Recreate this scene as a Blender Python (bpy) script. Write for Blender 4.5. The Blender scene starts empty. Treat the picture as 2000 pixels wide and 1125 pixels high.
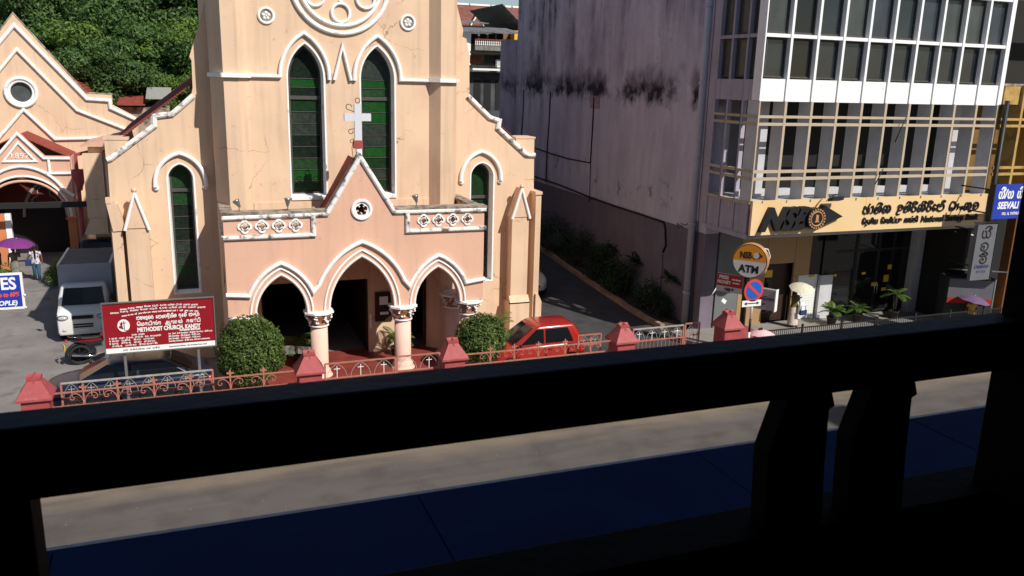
import bpy, bmesh, math, random
from mathutils import Vector, Matrix
from mathutils.geometry import tessellate_polygon
random.seed(7)
PI = math.pi
S = bpy.context.scene
COL = S.collection

# ------------------------------------------------------------------ camera
H = 9.6
RX = Vector((0.93407394, 0.06280842, -0.35151242))
RY = Vector((-0.35616739, 0.23420077, -0.90459648))
RZ = Vector((0.0255082, 0.97015726, 0.24113114))
RM = Matrix((RX, RY, RZ))                     # camera axes as columns
cam_d = bpy.data.cameras.new('camera')
cam = bpy.data.objects.new('camera', cam_d)
COL.objects.link(cam)
cam.matrix_world = Matrix.Translation((0, 0, H)) @ RM.to_4x4()
cam_d.sensor_width = 36
cam_d.lens = 1637 / 2000 * 36
cam_d.clip_start = 0.05
cam_d.clip_end = 3000
cam_d.dof.use_dof = True
cam_d.dof.focus_distance = 32
cam_d.dof.aperture_fstop = 11
S.camera = cam

# ------------------------------------------------------------------ light
SUN = Vector((0.54, -1.0, 1.04)).normalized()     # direction towards the sun
elev = math.asin(SUN.z)
azim = math.atan2(SUN.x, SUN.y)                   # from +Y clockwise
w = bpy.data.worlds.new("World")
S.world = w
w.use_nodes = True
nt = w.node_tree
bg = nt.nodes['Background']
sky = nt.nodes.new('ShaderNodeTexSky')
sky.sky_type = 'NISHITA'
sky.sun_disc = False
sky.sun_elevation = elev
sky.sun_rotation = azim
sky.air_density = 1.0
sky.dust_density = 0.6
nt.links.new(sky.outputs[0], bg.inputs[0])
bg.inputs[1].default_value = 0.08
sun_d = bpy.data.lights.new('sun', 'SUN')
sun_d.energy = 5.0
sun_d.angle = math.radians(0.5)
sun_d.color = (1.0, 0.955, 0.88)
sun = bpy.data.objects.new('sun', sun_d)
COL.objects.link(sun)
sun.rotation_euler = SUN.to_track_quat('Z', 'Y').to_euler()
sun.location = (0, 0, 60)
S.view_settings.view_transform = 'Standard'
S.view_settings.look = 'None'
S.view_settings.exposure = 0.08
S.view_settings.gamma = 1.0
S.view_settings.use_curve_mapping = False
S.cycles.max_bounces = 8
S.cycles.diffuse_bounces = 4

# ------------------------------------------------------------------ helpers
def at(px, py, x=None, y=None, z=None):
    """world point where the sight line of photo pixel (px, py) meets a known plane of the place"""
    d = RM @ Vector((px - 1000, -(py - 562.5), -1637.0))
    t = x / d.x if x is not None else (y / d.y if y is not None else (z - H) / d.z)
    return Vector((0, 0, H)) + d * t

def tag(o, label=None, cat=None, group=None, kind=None):
    if label: o['label'] = label
    if cat: o['category'] = cat
    if group: o['group'] = group
    if kind: o['kind'] = kind
    return o

def thing(name, label, cat, loc=(0, 0, 0), rotz=0, group=None):
    o = bpy.data.objects.new(name, None)
    COL.objects.link(o)
    o.empty_display_size = 0.3
    o.location = loc
    o.rotation_euler = (0, 0, rotz)
    return tag(o, label, cat, group)

class MB:
    """collects shapes; build() links them as one mesh object"""
    def __init__(s):
        s.v = []; s.f = []; s.sm = []
    def add(s, vs, fs, smooth=False, M=None):
        n = len(s.v)
        s.v += [tuple(M @ Vector(p)) if M else tuple(p) for p in vs]
        s.f += [tuple(i + n for i in f) for f in fs]
        s.sm += [smooth] * len(fs)
        return s
    def box(s, x0, x1, y0, y1, z0, z1, M=None):
        v = [(x, y, z) for x in (x0, x1) for y in (y0, y1) for z in (z0, z1)]
        return s.add(v, [(0, 1, 3, 2), (4, 6, 7, 5), (0, 4, 5, 1), (2, 3, 7, 6), (0, 2, 6, 4), (1, 5, 7, 3)], M=M)
    def hexa(s, v):          # 8 corners in the order of box()
        return s.add(v, [(0, 1, 3, 2), (4, 6, 7, 5), (0, 4, 5, 1), (2, 3, 7, 6), (0, 2, 6, 4), (1, 5, 7, 3)])
    def prism(s, poly, a, b, holes=(), plane='xz', M=None, caps=True, smooth=False):
        mp = {'xz': lambda u, v, w_: (u, w_, v), 'yz': lambda u, v, w_: (w_, u, v), 'xy': lambda u, v, w_: (u, v, w_)}[plane]
        loops = [list(poly)] + [list(h) for h in holes]
        flat = [p for l in loops for p in l]
        n = len(flat)
        vs = [mp(p[0], p[1], a) for p in flat] + [mp(p[0], p[1], b) for p in flat]
        fs = []
        if caps:
            if len(loops) == 1 and len(poly) <= 4:
                tris = [tuple(range(len(poly)))]
            else:
                tris = tessellate_polygon([[Vector((p[0], p[1], 0)) for p in l] for l in loops])
            fs += [tuple(t) for t in tris] + [tuple(i + n for i in t) for t in tris]
        k = 0
        for l in loops:
            m = len(l)
            fs += [(k + i, k + (i + 1) % m, k + (i + 1) % m + n, k + i + n) for i in range(m)]
            k += m
        s.add(vs, fs, smooth=False, M=M)
        return s
    def tube(s, path, r, n=8, closed=False, smooth=True, caps=True, M=None):
        P = [Vector(p) for p in path]
        m = len(P)
        rs = r if isinstance(r, (list, tuple)) else [r] * m
        vs = []; up = None
        for i, p in enumerate(P):
            a = P[(i - 1) % m] if closed or i > 0 else P[i]
            b = P[(i + 1) % m] if closed or i < m - 1 else P[i]
            t = (b - a)
            if t.length < 1e-9: t = Vector((0, 0, 1))
            t.normalize()
            if up is None:
                up = Vector((0, 0, 1)) if abs(t.z) < 0.9 else Vector((1, 0, 0))
            u = t.cross(up)
            if u.length < 1e-6: u = t.cross(Vector((0.3, 1, 0.2)))
            u.normalize(); v = u.cross(t).normalized(); up = v
            ph = PI / n if n == 4 else 0
            for k in range(n):
                q = 2 * PI * k / n + ph
                vs.append(p + (u * math.cos(q) + v * math.sin(q)) * rs[i])
        fs = []
        for i in range(m if closed else m - 1):
            j = (i + 1) % m
            fs += [(i * n + k, i * n + (k + 1) % n, j * n + (k + 1) % n, j * n + k) for k in range(n)]
        if not closed and caps:
            fs += [tuple(range(n)), tuple(range((m - 1) * n, m * n))]
        return s.add(vs, fs, smooth and n > 4, M)
    def lathe(s, prof, c=(0, 0, 0), n=24, smooth=True, M=None, a0=0, a1=2 * PI):
        full = abs(a1 - a0 - 2 * PI) < 1e-6
        cnt = n if full else n + 1
        vs = [(c[0] + r * math.cos(a0 + (a1 - a0) * k / n), c[1] + r * math.sin(a0 + (a1 - a0) * k / n), c[2] + z) for r, z in prof for k in range(cnt)]
        fs = []
        for i in range(len(prof) - 1):
            for k in range(n):
                k2 = (k + 1) % cnt
                fs.append((i * cnt + k, i * cnt + k2, (i + 1) * cnt + k2, (i + 1) * cnt + k))
        if full:
            fs += [tuple(range(n)), tuple(range((len(prof) - 1) * n, len(prof) * n))]
        return s.add(vs, fs, smooth, M)
    def ball(s, c, r, n=12, m=8, M=None):
        r = r if isinstance(r, (tuple, list)) else (r, r, r)
        vs = [(c[0], c[1], c[2] - r[2])]
        for i in range(1, m):
            t = PI * i / m
            for k in range(n):
                vs.append((c[0] + r[0] * math.sin(t) * math.cos(2 * PI * k / n), c[1] + r[1] * math.sin(t) * math.sin(2 * PI * k / n), c[2] - r[2] * math.cos(t)))
        vs.append((c[0], c[1], c[2] + r[2]))
        fs = [(0, 1 + (k + 1) % n, 1 + k) for k in range(n)]
        for i in range(m - 2):
            fs += [(1 + i * n + k, 1 + i * n + (k + 1) % n, 1 + (i + 1) * n + (k + 1) % n, 1 + (i + 1) * n + k) for k in range(n)]
        e = len(vs) - 1
        fs += [(e, 1 + (m - 2) * n + k, 1 + (m - 2) * n + (k + 1) % n) for k in range(n)]
        return s.add(vs, fs, True, M)
    def loft(s, rings, closed=True, caps=True, smooth=True, M=None):
        n = len(rings[0]); vs = [p for r in rings for p in r]; fs = []
        for i in range(len(rings) - 1):
            for k in range(n if closed else n - 1):
                fs.append((i * n + k, i * n + (k + 1) % n, (i + 1) * n + (k + 1) % n, (i + 1) * n + k))
        if caps: fs += [tuple(range(n)), tuple(range((len(rings) - 1) * n, len(rings) * n))]
        return s.add(vs, fs, smooth, M)
    def strip(s, path, wd, yf, yb, closed=False, ch=0.3):
        """raised moulding along a path in the xz plane, front at yf, back at yb"""
        P = [Vector((p[0], p[1])) for p in path]
        m = len(P); offs = []
        for i in range(m):
            a = P[(i - 1) % m] if closed or i > 0 else None
            b = P[(i + 1) % m] if closed or i < m - 1 else None
            d1 = (P[i] - a).normalized() if a is not None else (b - P[i]).normalized()
            d2 = (b - P[i]).normalized() if b is not None else d1
            n1 = Vector((-d1.y, d1.x)); n2 = Vector((-d2.y, d2.x))
            nn = n1 + n2
            if nn.length < 1e-3: nn = n1
            nn.normalize()
            k = 1 / max(0.35, nn.dot(n1))
            offs.append(nn * k)
        h = wd / 2; c = ch * wd
        prof = [(-h, yb), (-h, yf + c * .8), (-h + c, yf), (h - c, yf), (h, yf + c * .8), (h, yb)]
        vs = [(P[i].x + offs[i].x * o, y, P[i].y + offs[i].y * o) for i in range(m) for o, y in prof]
        n = len(prof); fs = []
        for i in range(m if closed else m - 1):
            j = (i + 1) % m
            fs += [(i * n + k, i * n + (k + 1) % n, j * n + (k + 1) % n, j * n + k) for k in range(n)]
        if not closed: fs += [tuple(range(n)), tuple(range((m - 1) * n, m * n))]
        return s.add(vs, fs)
    def mesh(s, name, m, bevel=0):
        me = bpy.data.meshes.new(name)
        me.from_pydata(s.v, [], s.f)
        me.polygons.foreach_set('use_smooth', s.sm)
        if len(s.f) < 60000:
            bm = bmesh.new(); bm.from_mesh(me)
            bmesh.ops.recalc_face_normals(bm, faces=bm.faces)
            bm.to_mesh(me); bm.free()
        if m: me.materials.append(m)
        return me
    def build(s, name, m, parent=None, world=True, bevel=0, **kw):
        o = bpy.data.objects.new(name, s.mesh(name, m))
        COL.objects.link(o)
        if parent is not None:
            o.parent = parent
            if world:
                p = parent; mtx = Matrix.Identity(4)
                while p is not None:
                    lm = Matrix.Translation(p.location) @ p.rotation_euler.to_matrix().to_4x4()
                    mtx = (p.matrix_parent_inverse @ lm) @ mtx
                    p = p.parent
                o.matrix_parent_inverse = mtx.inverted()
        if bevel:
            md = o.modifiers.new('bevel', 'BEVEL'); md.width = bevel; md.segments = 2; md.limit_method = 'ANGLE'; md.angle_limit = 0.6
        tag(o, **kw)
        return o

def copy_tree(o, parent=None):
    c = o.copy(); COL.objects.link(c); c.parent = parent
    for ch in list(o.children): copy_tree(ch, c)
    return c

def inst(src, name, loc, rotz=0, parent=None, scale=None):
    c = bpy.data.objects.new(name, src.data if hasattr(src, 'data') else src)
    COL.objects.link(c); c.location = loc; c.rotation_euler = (0, 0, rotz)
    if scale: c.scale = scale
    if parent is not None: c.parent = parent
    return c

def arch(cx, zs, a, h, n=14, t0=0.0):
    """pointed arch from the left springing over the apex to the right springing"""
    r = (a * a + h * h) / (2 * a)
    c = cx - a + r
    th = math.atan2(h, c - cx) if c != cx else PI / 2
    L = []
    for i in range(n + 1):
        q = th * (t0 + (1 - t0) * i / n)
        L.append((c - r * math.cos(q), zs + r * math.sin(q)))
    return L + [(2 * cx - x, z) for x, z in reversed(L[:-1])]

def circle(cx, cz, r, n=32, rz=None):
    return [(cx + r * math.cos(2 * PI * i / n), cz + (rz or r) * math.sin(2 * PI * i / n)) for i in range(n)]

def foil(cx, cz, r, k, n=8, ph=PI / 2):
    """k-lobed opening"""
    L = []
    d = r * 0.55; q = r * 0.47
    for i in range(k):
        a = ph + 2 * PI * i / k
        for j in range(n + 1):
            b = a - PI * 0.62 + PI * 1.24 * j / n
            L.append((cx + d * math.cos(a) + q * math.cos(b), cz + d * math.sin(a) + q * math.sin(b)))
    return L

# ------------------------------------------------------------------ materials
def mat(name, col, rough=0.85, metal=0.0, var=0.12, vs=1.3, bump=0.15, bs=30, spec=0.3, col2=None, c2s=0.6, c2t=(0.5, 0.7), cracks=0, streak=0, emit=None, clear=0, fine=0.0):
    m = bpy.data.materials.new(name); m.use_nodes = True
    t = m.node_tree; N = t.nodes; L = t.links
    b = N['Principled BSDF']
    b.inputs['Roughness'].default_value = rough
    b.inputs['Metallic'].default_value = metal
    b.inputs['Specular IOR Level'].default_value = spec
    if clear:
        b.inputs['Coat Weight'].default_value = clear
        b.inputs['Coat Roughness'].default_value = 0.05
    g = N.new('ShaderNodeNewGeometry')
    pos = g.outputs['Position']
    def noise_(sc, det=4, scale=None):
        n = N.new('ShaderNodeTexNoise'); n.inputs['Scale'].default_value = sc; n.inputs['Detail'].default_value = det
        if scale:
            mp = N.new('ShaderNodeMapping'); mp.inputs['Scale'].default_value = scale
            L.new(pos, mp.inputs[0]); L.new(mp.outputs[0], n.inputs['Vector'])
        else: L.new(pos, n.inputs['Vector'])
        return n.outputs['Fac']
    def rng(src, a, b_, c, d):
        r = N.new('ShaderNodeMapRange'); L.new(src, r.inputs[0])
        for i, v in enumerate((a, b_, c, d)): r.inputs[i + 1].default_value = v
        return r.outputs[0]
    def mix(fac, a, b_, mode='MIX'):
        x = N.new('ShaderNodeMix'); x.data_type = 'RGBA'; x.blend_type = mode
        if isinstance(fac, float): x.inputs[0].default_value = fac
        else: L.new(fac, x.inputs[0])
        for s_, q in ((x.inputs[6], a), (x.inputs[7], b_)):
            if isinstance(q, tuple): s_.default_value = (*q, 1)
            else: L.new(q, s_)
        return x.outputs[2]
    c = col
    lo = tuple(v * (1 - var) for v in col); hi = tuple(min(1, v * (1 + var)) for v in col)
    if var: c = mix(rng(noise_(vs), 0.3, 0.7, 0, 1), lo, hi)
    if fine:
        f = rng(noise_(70, 3), 0.35, 0.65, 1 - fine, 1 + fine)
        mm = N.new('ShaderNodeVectorMath'); mm.operation = 'SCALE'
        if isinstance(c, tuple): mm.inputs[0].default_value = c
        else: L.new(c, mm.inputs[0])
        L.new(f, mm.inputs['Scale']); c = mm.outputs[0]
    if col2: c = mix(rng(noise_(c2s, 6), c2t[0], c2t[1], 0, 1), c, col2)
    if streak:
        c = mix(rng(noise_(1.0, 5, (5, 5, 0.35)), 0.5, 0.75, 0, streak), c, tuple(v * 0.35 for v in col))
    if cracks:
        v = N.new('ShaderNodeTexVoronoi'); v.feature = 'DISTANCE_TO_EDGE'; v.inputs['Scale'].default_value = 0.55
        nz = N.new('ShaderNodeTexNoise'); nz.inputs['Scale'].default_value = 2.5; nz.inputs['Detail'].default_value = 5
        L.new(pos, nz.inputs['Vector'])
        ad = N.new('ShaderNodeVectorMath'); ad.operation = 'MULTIPLY_ADD'; ad.inputs[1].default_value = (0.5, 0.5, 0.5)
        L.new(nz.outputs['Color'], ad.inputs[0]); L.new(pos, ad.inputs[2]); L.new(ad.outputs[0], v.inputs['Vector'])
        k = rng(v.outputs['Distance'], 0.0, 0.009, 1, 0)
        gate = rng(noise_(0.7, 3), 0.55, 0.62, 0, cracks)
        mu = N.new('ShaderNodeMath'); mu.operation = 'MULTIPLY'; L.new(k, mu.inputs[0]); L.new(gate, mu.inputs[1])
        c = mix(mu.outputs[0], c, (0.16, 0.09, 0.06))
        sp = rng(noise_(5.5, 8), 0.66, 0.74, 0, 0.45)
        c = mix(sp, c, tuple(x * 0.55 for x in col))
    if isinstance(c, tuple): b.inputs['Base Color'].default_value = (*c, 1)
    else: L.new(c, b.inputs['Base Color'])
    if bump:
        bp = N.new('ShaderNodeBump'); bp.inputs['Strength'].default_value = bump; bp.inputs['Distance'].default_value = 0.02
        L.new(noise_(bs, 5), bp.inputs['Height']); L.new(bp.outputs[0], b.inputs['Normal'])
    if emit:
        b.inputs['Emission Color'].default_value = (*emit[0], 1); b.inputs['Emission Strength'].default_value = emit[1]
    return m

def leafmat(name, a, b_, tr=0.25, rough=0.5):
    m = bpy.data.materials.new(name); m.use_nodes = True
    t = m.node_tree; N = t.nodes; L = t.links; b = N['Principled BSDF']
    oi = N.new('ShaderNodeTexNoise'); oi.inputs['Scale'].default_value = 1.1; oi.inputs['Detail'].default_value = 6
    g = N.new('ShaderNodeNewGeometry'); L.new(g.outputs['Position'], oi.inputs['Vector'])
    wn = N.new('ShaderNodeTexWhiteNoise'); wn.noise_dimensions = '1D'; L.new(g.outputs['Random Per Island'], wn.inputs['W'])
    av = N.new('ShaderNodeMath'); av.operation = 'ADD'; L.new(oi.outputs['Fac'], av.inputs[0])
    sc = N.new('ShaderNodeMath'); sc.operation = 'MULTIPLY'; sc.inputs[1].default_value = 0.5; L.new(wn.outputs['Value'], sc.inputs[0]); L.new(sc.outputs[0], av.inputs[1])
    r = N.new('ShaderNodeMapRange'); r.inputs[1].default_value = 0.45; r.inputs[2].default_value = 1.05; L.new(av.outputs[0], r.inputs[0])
    x = N.new('ShaderNodeMix'); x.data_type = 'RGBA'; L.new(r.outputs[0], x.inputs[0]); x.inputs[6].default_value = (*a, 1); x.inputs[7].default_value = (*b_, 1)
    L.new(x.outputs[2], b.inputs['Base Color']); b.inputs['Roughness'].default_value = rough; b.inputs['Specular IOR Level'].default_value = 0.25
    tl = N.new('ShaderNodeBsdfTranslucent'); L.new(x.outputs[2], tl.inputs['Color'])
    ms = N.new('ShaderNodeMixShader'); ms.inputs[0].default_value = tr
    out = N['Material Output']; L.new(b.outputs[0], ms.inputs[1]); L.new(tl.outputs[0], ms.inputs[2]); L.new(ms.outputs[0], out.inputs[0])
    return m

M = {}
M['peach'] = mat('peach_plaster', (0.70, 0.495, 0.340), var=0.06, vs=0.6, streak=.24, cracks=0.8, bump=0.12, bs=25, fine=0.03, col2=(0.63, 0.425, 0.30), c2s=0.8, c2t=(0.55, 0.8))
M['peachp'] = mat('porch_plaster', (0.66, 0.395, 0.285), streak=.16, var=0.05, vs=0.6, bump=0.1, bs=25, fine=0.03, cracks=0.25)
M['pinkcol'] = mat('column_plaster', (0.76, 0.50, 0.40), var=0.05, vs=1.5, bump=0.06)
M['white'] = mat('white_trim', (0.84, 0.83, 0.81), var=0.05, vs=3, bump=0.12, col2=(0.42, 0.38, 0.34), c2s=3.0, c2t=(0.6, 0.78))
M['whitegrime'] = mat('grimy_white_coping', (0.76, 0.74, 0.71), var=0.08, vs=3, bump=0.2, col2=(0.12, 0.11, 0.10), c2s=5.0, c2t=(0.5, 0.66))
M['coping'] = mat('weathered_coping', (0.34, 0.28, 0.22), var=0.3, vs=4, bump=0.3, col2=(0.08, 0.07, 0.06), c2s=3, c2t=(0.45, 0.65))
M['terra'] = mat('capital_brown', (0.36, 0.15, 0.085), var=0.15, vs=6)
M['orange'] = mat('orange_plaster', (0.58, 0.20, 0.085), var=0.08, vs=2)
M['redgate'] = mat('red_painted_pillar', (0.33, 0.062, 0.066), rough=0.6, var=0.12, vs=5, col2=(0.30, 0.12, 0.10), c2s=6, c2t=(0.6, 0.75), bump=0.15)
M['rail'] = mat('red_oxide_iron', (0.36, 0.14, 0.10), rough=0.55, var=0.15, vs=9, bump=0.05)
M['greyrail'] = mat('grey_iron', (0.33, 0.32, 0.30), rough=0.5, var=0.2, vs=9, bump=0.05)
M['whitemetal'] = mat('white_metal', (0.78, 0.78, 0.76), rough=0.45, var=0.03, bump=0)
M['roof'] = mat('red_roof_tile', (0.25, 0.05, 0.035), var=0.3, vs=5, bump=0.3)
M['floorred'] = mat('red_cement_floor', (0.22, 0.045, 0.035), rough=0.45, var=0.2, vs=2.5, bump=0.05, spec=0.4)
M['winframe'] = mat('dark_window_frame', (0.065, 0.06, 0.055), rough=0.6, var=0.15, vs=6)
M['gdark'] = mat('dark_green_glass', (0.012, 0.020, 0.014), rough=0.12, var=0.3, vs=8, bump=0.02, bs=8, spec=0.5)
M['gdark2'] = mat('dusty_green_glass', (0.026, 0.036, 0.028), rough=0.3, var=0.35, vs=9, bump=0.05, bs=8, spec=0.4)
M['gbright2'] = mat('faded_green_glass', (0.016, 0.048, 0.016), rough=0.3, var=0.3, vs=9, bump=0.05, bs=8, spec=0.4)
M['gmid'] = mat('mid_green_glass', (0.012, 0.035, 0.014), rough=0.12, var=0.2, vs=8, bump=0.02, bs=8, spec=0.5)
M['gbright'] = mat('bright_green_glass', (0.012, 0.065, 0.014), rough=0.15, var=0.15, vs=8, bump=0.02, bs=8, spec=0.5)
M['black'] = mat('near_black', (0.012, 0.012, 0.012), rough=0.6, var=0, bump=0)
M['door'] = mat('dark_wood_door', (0.035, 0.018, 0.012), rough=0.5, var=0.2, vs=5)
M['concrete'] = mat('concrete_yard', (0.215, 0.198, 0.188), var=0.20, vs=0.7, bump=0.25, bs=12, fine=0.10, col2=(0.15, 0.13, 0.128), c2s=1.4, c2t=(0.5, 0.72))
M['asphalt'] = mat('asphalt', (0.115, 0.105, 0.098), var=0.10, vs=0.5, bump=0.3, bs=60, fine=0.16, col2=(0.085, 0.078, 0.075), c2s=0.9, c2t=(0.5, 0.7))
M['drive'] = mat('driveway_asphalt', (0.05, 0.048, 0.05), var=0.25, vs=1.2, bump=0.3, bs=30, fine=0.15)
M['pave'] = mat('pavement', (0.24, 0.22, 0.2), var=0.15, vs=1.5, bump=0.2, fine=0.08)
M['kerb'] = mat('kerb_stone', (0.34, 0.22, 0.16), var=0.2, vs=2, bump=0.2)
M['soil'] = mat('soil', (0.06, 0.04, 0.03), var=0.4, vs=4, bump=0.6)
M['steel'] = mat('steel', (0.35, 0.35, 0.36), rough=0.4, metal=0.8, var=0.1, bump=0)
M['chrome'] = mat('chrome', (0.7, 0.7, 0.7), rough=0.12, metal=1.0, var=0, bump=0)
M['tyre'] = mat('tyre_rubber', (0.02, 0.02, 0.02), rough=0.85, var=0.1, bump=0.1)
M['carglass'] = mat('tinted_car_glass', (0.008, 0.009, 0.011), rough=0.08, var=0, bump=0, spec=0.35)
M['paintred'] = mat('red_orange_car_paint', (0.33, 0.014, 0.008), rough=0.28, var=0.03, bump=0, clear=0.8, spec=0.5)
M['paintblack'] = mat('black_blue_car_paint', (0.008, 0.012, 0.030), rough=0.35, var=0.0, bump=0, clear=0.22, spec=0.5)
M['paintwhite'] = mat('white_car_paint', (0.72, 0.71, 0.68), rough=0.3, var=0.03, bump=0, clear=0.5, spec=0.5)
M['paintsilver'] = mat('silver_car_paint', (0.5, 0.5, 0.5), rough=0.3, metal=0.2, var=0.03, bump=0, clear=0.5)
M['plastic'] = mat('black_plastic', (0.018, 0.018, 0.018), rough=0.5, var=0, bump=0)
M['headlamp'] = mat('lamp_glass', (0.45, 0.45, 0.45), rough=0.1, var=0, bump=0, spec=0.7)
M['redlamp'] = mat('red_lamp', (0.5, 0.01, 0.01), rough=0.15, var=0, bump=0, spec=0.6)
M['yplate'] = mat('yellow_plate', (0.75, 0.45, 0.02), rough=0.4, var=0, bump=0)
M['skin'] = mat('brown_skin', (0.17, 0.08, 0.05), rough=0.6, var=0.05, bump=0)
M['hair'] = mat('black_hair', (0.01, 0.008, 0.008), rough=0.5, var=0.2, vs=30, bump=0)

def roadmat():
    m = mat('street_asphalt', (0.105, 0.092, 0.085), var=0.10, vs=0.5, bump=0.35, bs=60, fine=0.20, col2=(0.075, 0.066, 0.062), c2s=0.9, c2t=(0.48, 0.70))
    t = m.node_tree; N = t.nodes; L = t.links; b = N['Principled BSDF']
    src = b.inputs['Base Color'].links[0].from_socket
    g = N.new('ShaderNodeNewGeometry'); sp = N.new('ShaderNodeSeparateXYZ'); L.new(g.outputs['Position'], sp.inputs[0])
    nz = N.new('ShaderNodeTexNoise'); nz.inputs['Scale'].default_value = .8; nz.inputs['Detail'].default_value = 7; L.new(g.outputs['Position'], nz.inputs[0])
    a = N.new('ShaderNodeMath'); a.operation = 'MULTIPLY_ADD'; L.new(nz.outputs['Fac'], a.inputs[0]); a.inputs[1].default_value = 1.1; L.new(sp.outputs['Y'], a.inputs[2])
    r = N.new('ShaderNodeMapRange'); L.new(a.outputs[0], r.inputs[0]); r.inputs[1].default_value = 19.7; r.inputs[2].default_value = 21.2; r.inputs[4].default_value = .95
    x = N.new('ShaderNodeMix'); x.data_type = 'RGBA'; L.new(r.outputs[0], x.inputs[0]); L.new(src, x.inputs[6]); x.inputs[7].default_value = (0.25, 0.19, 0.125, 1)
    # darker worn wheel track
    n2 = N.new('ShaderNodeTexNoise'); n2.inputs['Scale'].default_value = 1.0; n2.inputs['Detail'].default_value = 8
    mp = N.new('ShaderNodeMapping'); mp.inputs['Scale'].default_value = (.25, 2.2, 1); L.new(g.outputs['Position'], mp.inputs[0]); L.new(mp.outputs[0], n2.inputs[0])
    r2 = N.new('ShaderNodeMapRange'); L.new(n2.outputs['Fac'], r2.inputs[0]); r2.inputs[1].default_value = .48; r2.inputs[2].default_value = .66; r2.inputs[4].default_value = .45
    y = N.new('ShaderNodeMix'); y.data_type = 'RGBA'; L.new(r2.outputs[0], y.inputs[0]); L.new(x.outputs[2], y.inputs[6]); y.inputs[7].default_value = (0.065, 0.055, 0.054, 1)
    L.new(y.outputs[2], b.inputs['Base Color']); return m
M['road'] = roadmat()

# ================================================================== THE GROUND
def struct(name, mb, m, **kw):
    o = mb.build(name, m); o['kind'] = kw.get('kind', 'structure'); return o

struct('ground', MB().box(-400, 500, -200, 600, -0.6, -0.012), M['soil'])
struct('road', MB().box(-90, 120, 6.5, 20.9, -0.3, 0.0), M['road'])
# small stones and litter lying on the street
gv = MB(); rg_ = random.Random(5)
for _ in range(150):
    x, y = rg_.uniform(-6, 28), 17.2 + 3.6 * rg_.random() ** .7
    r = rg_.uniform(.006, .018); gv.ball((x, y, r * .4), (r, r * rg_.uniform(.6, 1.2), r * .6), 5, 3)
M['pebble'] = mat('pale_stone_chips', (0.22, 0.20, 0.18), var=.5, vs=9, bump=0)
struct('street_grit', gv, M['pebble'], kind='stuff')
pv = struct('pavement', MB().box(-90, 120, 21.05, 23.82, -0.3, 0.13), M['pave'])
kb = bpy.data.meshes
ks = MB().box(-0.49, 0.49, 20.9, 21.05, -0.3, 0.14).build('kerb_stone', M['kerb'], pv, world=False)
for i in range(-14, 44):
    if i == 0: continue
    inst(ks, 'kerb_stone', (i * 1.0, 0, 0), parent=pv)
struct('near_pavement', MB().box(-90, 120, -6, 6.5, -0.3, 0.12), M['pave'])
struct('church_yard', MB().box(-90, 13.0, 23.82, 120, -0.3, 0.006), M['concrete'])
# driveway that climbs beside the church
dv = MB()
pts = [(23.82, 0.008), (30, 0.012), (34, 0.25), (40, 0.7), (48, 1.25), (60, 1.9), (110, 3.0)]
for a, b in zip(pts[:-1], pts[1:]):
    dv.hexa([(x, y, z) for x in (12.2 if a[0] > 29 else 13.0, 17.35) for (y, zz) in (a, b) for z in (-0.3, zz)])
struct('driveway', dv, M['drive'])
struct('bank_forecourt', MB().box(17.35, 120, 23.82, 27.3, -0.3, 0.134), M['pave'])
# planting bed with a kerb of stones along the grey wall
bed = MB()
bp_ = [(27.9, 0.10), (30, 0.12), (34, 0.35), (40, 0.8), (48, 1.35)]
for a, b in zip(bp_[:-1], bp_[1:]):
    bed.hexa([(x, y, z) for x in (17.5, 18.6) for (y, zz) in (a, b) for z in (-0.3, zz)])
bedo = struct('planting_bed', bed, M['soil'])
def zdrive(y):
    for a, b in zip(pts[:-1], pts[1:]):
        if a[0] <= y <= b[0]: return a[1] + (b[1] - a[1]) * (y - a[0]) / (b[0] - a[0])
    return 0
y = 28.0
while y < 47:
    z = zdrive(y); dz = zdrive(y + .8) - z
    k = random.uniform(-.015, .015)
    MB().hexa([(x + k, yy, zz) for x in (17.33, 17.52) for (yy, za) in ((y, z), (y + 0.79, z + dz)) for zz in (za - .1, za + 0.2 + k)]).build('kerb_stone', M['kerb'], bedo)
    y += 0.82

# ================================================================== THE CHURCH
YT, YA, YP = 28.3, 29.4, 26.2
T = lambda x, z: (x * .9433, 9.6 + (z - 9.6) * .9433)
A = lambda x, z: (x * .9484, 9.6 + (z - 9.6) * .9484)
CX = 4.86
church = thing('church', 'peach plastered gothic church with tower front, white mouldings, green lancets and arched porch', 'church', (CX, YT, 0))
def cp(name, mb, m, parent=church, **kw): return mb.build(name, M[m] if isinstance(m, str) else m, parent, **kw)

def lancet_path(cx, zb, zs, a, h, n=12):
    return [(cx - a, zb)] + arch(cx, zs, a, h, n) + [(cx + a, zb)]

# tower wall
wl = [lancet_path(3.70, 5.66, 9.50, 0.585, 1.08), lancet_path(6.03, 5.66, 9.50, 0.585, 1.08)]
door1 = [(2.0, 0.03), (2.0, 2.74), (5.60, 2.74), (5.60, 0.03)]
door2 = [(6.62, 0.03), (6.62, 2.9), (7.72, 2.9), (7.72, 0.03)]
cp('tower_wall', MB().prism([(1.9, 0), (7.8, 0), (7.8, 14.6), (1.9, 14.6)], YT, YT + .5, holes=wl + [door1, door2]), 'peach')
cp('wall_plinth', MB().box(1.92, 7.78, YT - .05, YT - .002, 3.2, 5.5), 'peach')
cp('doorway_lining', MB().box(1.7, 7.9, 28.79, 36, -0.02, 0.0).box(1.5, 8.1, 36, 36.1, 0, 3.2).box(1.6, 1.7, 28.8, 36, 0, 3.2).box(8.0, 8.1, 28.8, 36, 0, 3.2).box(1.6, 8.1, 28.8, 36, 3.2, 3.3).box(5.6, 6.62, 28.8, 36, 0, 3.2), 'door')
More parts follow.
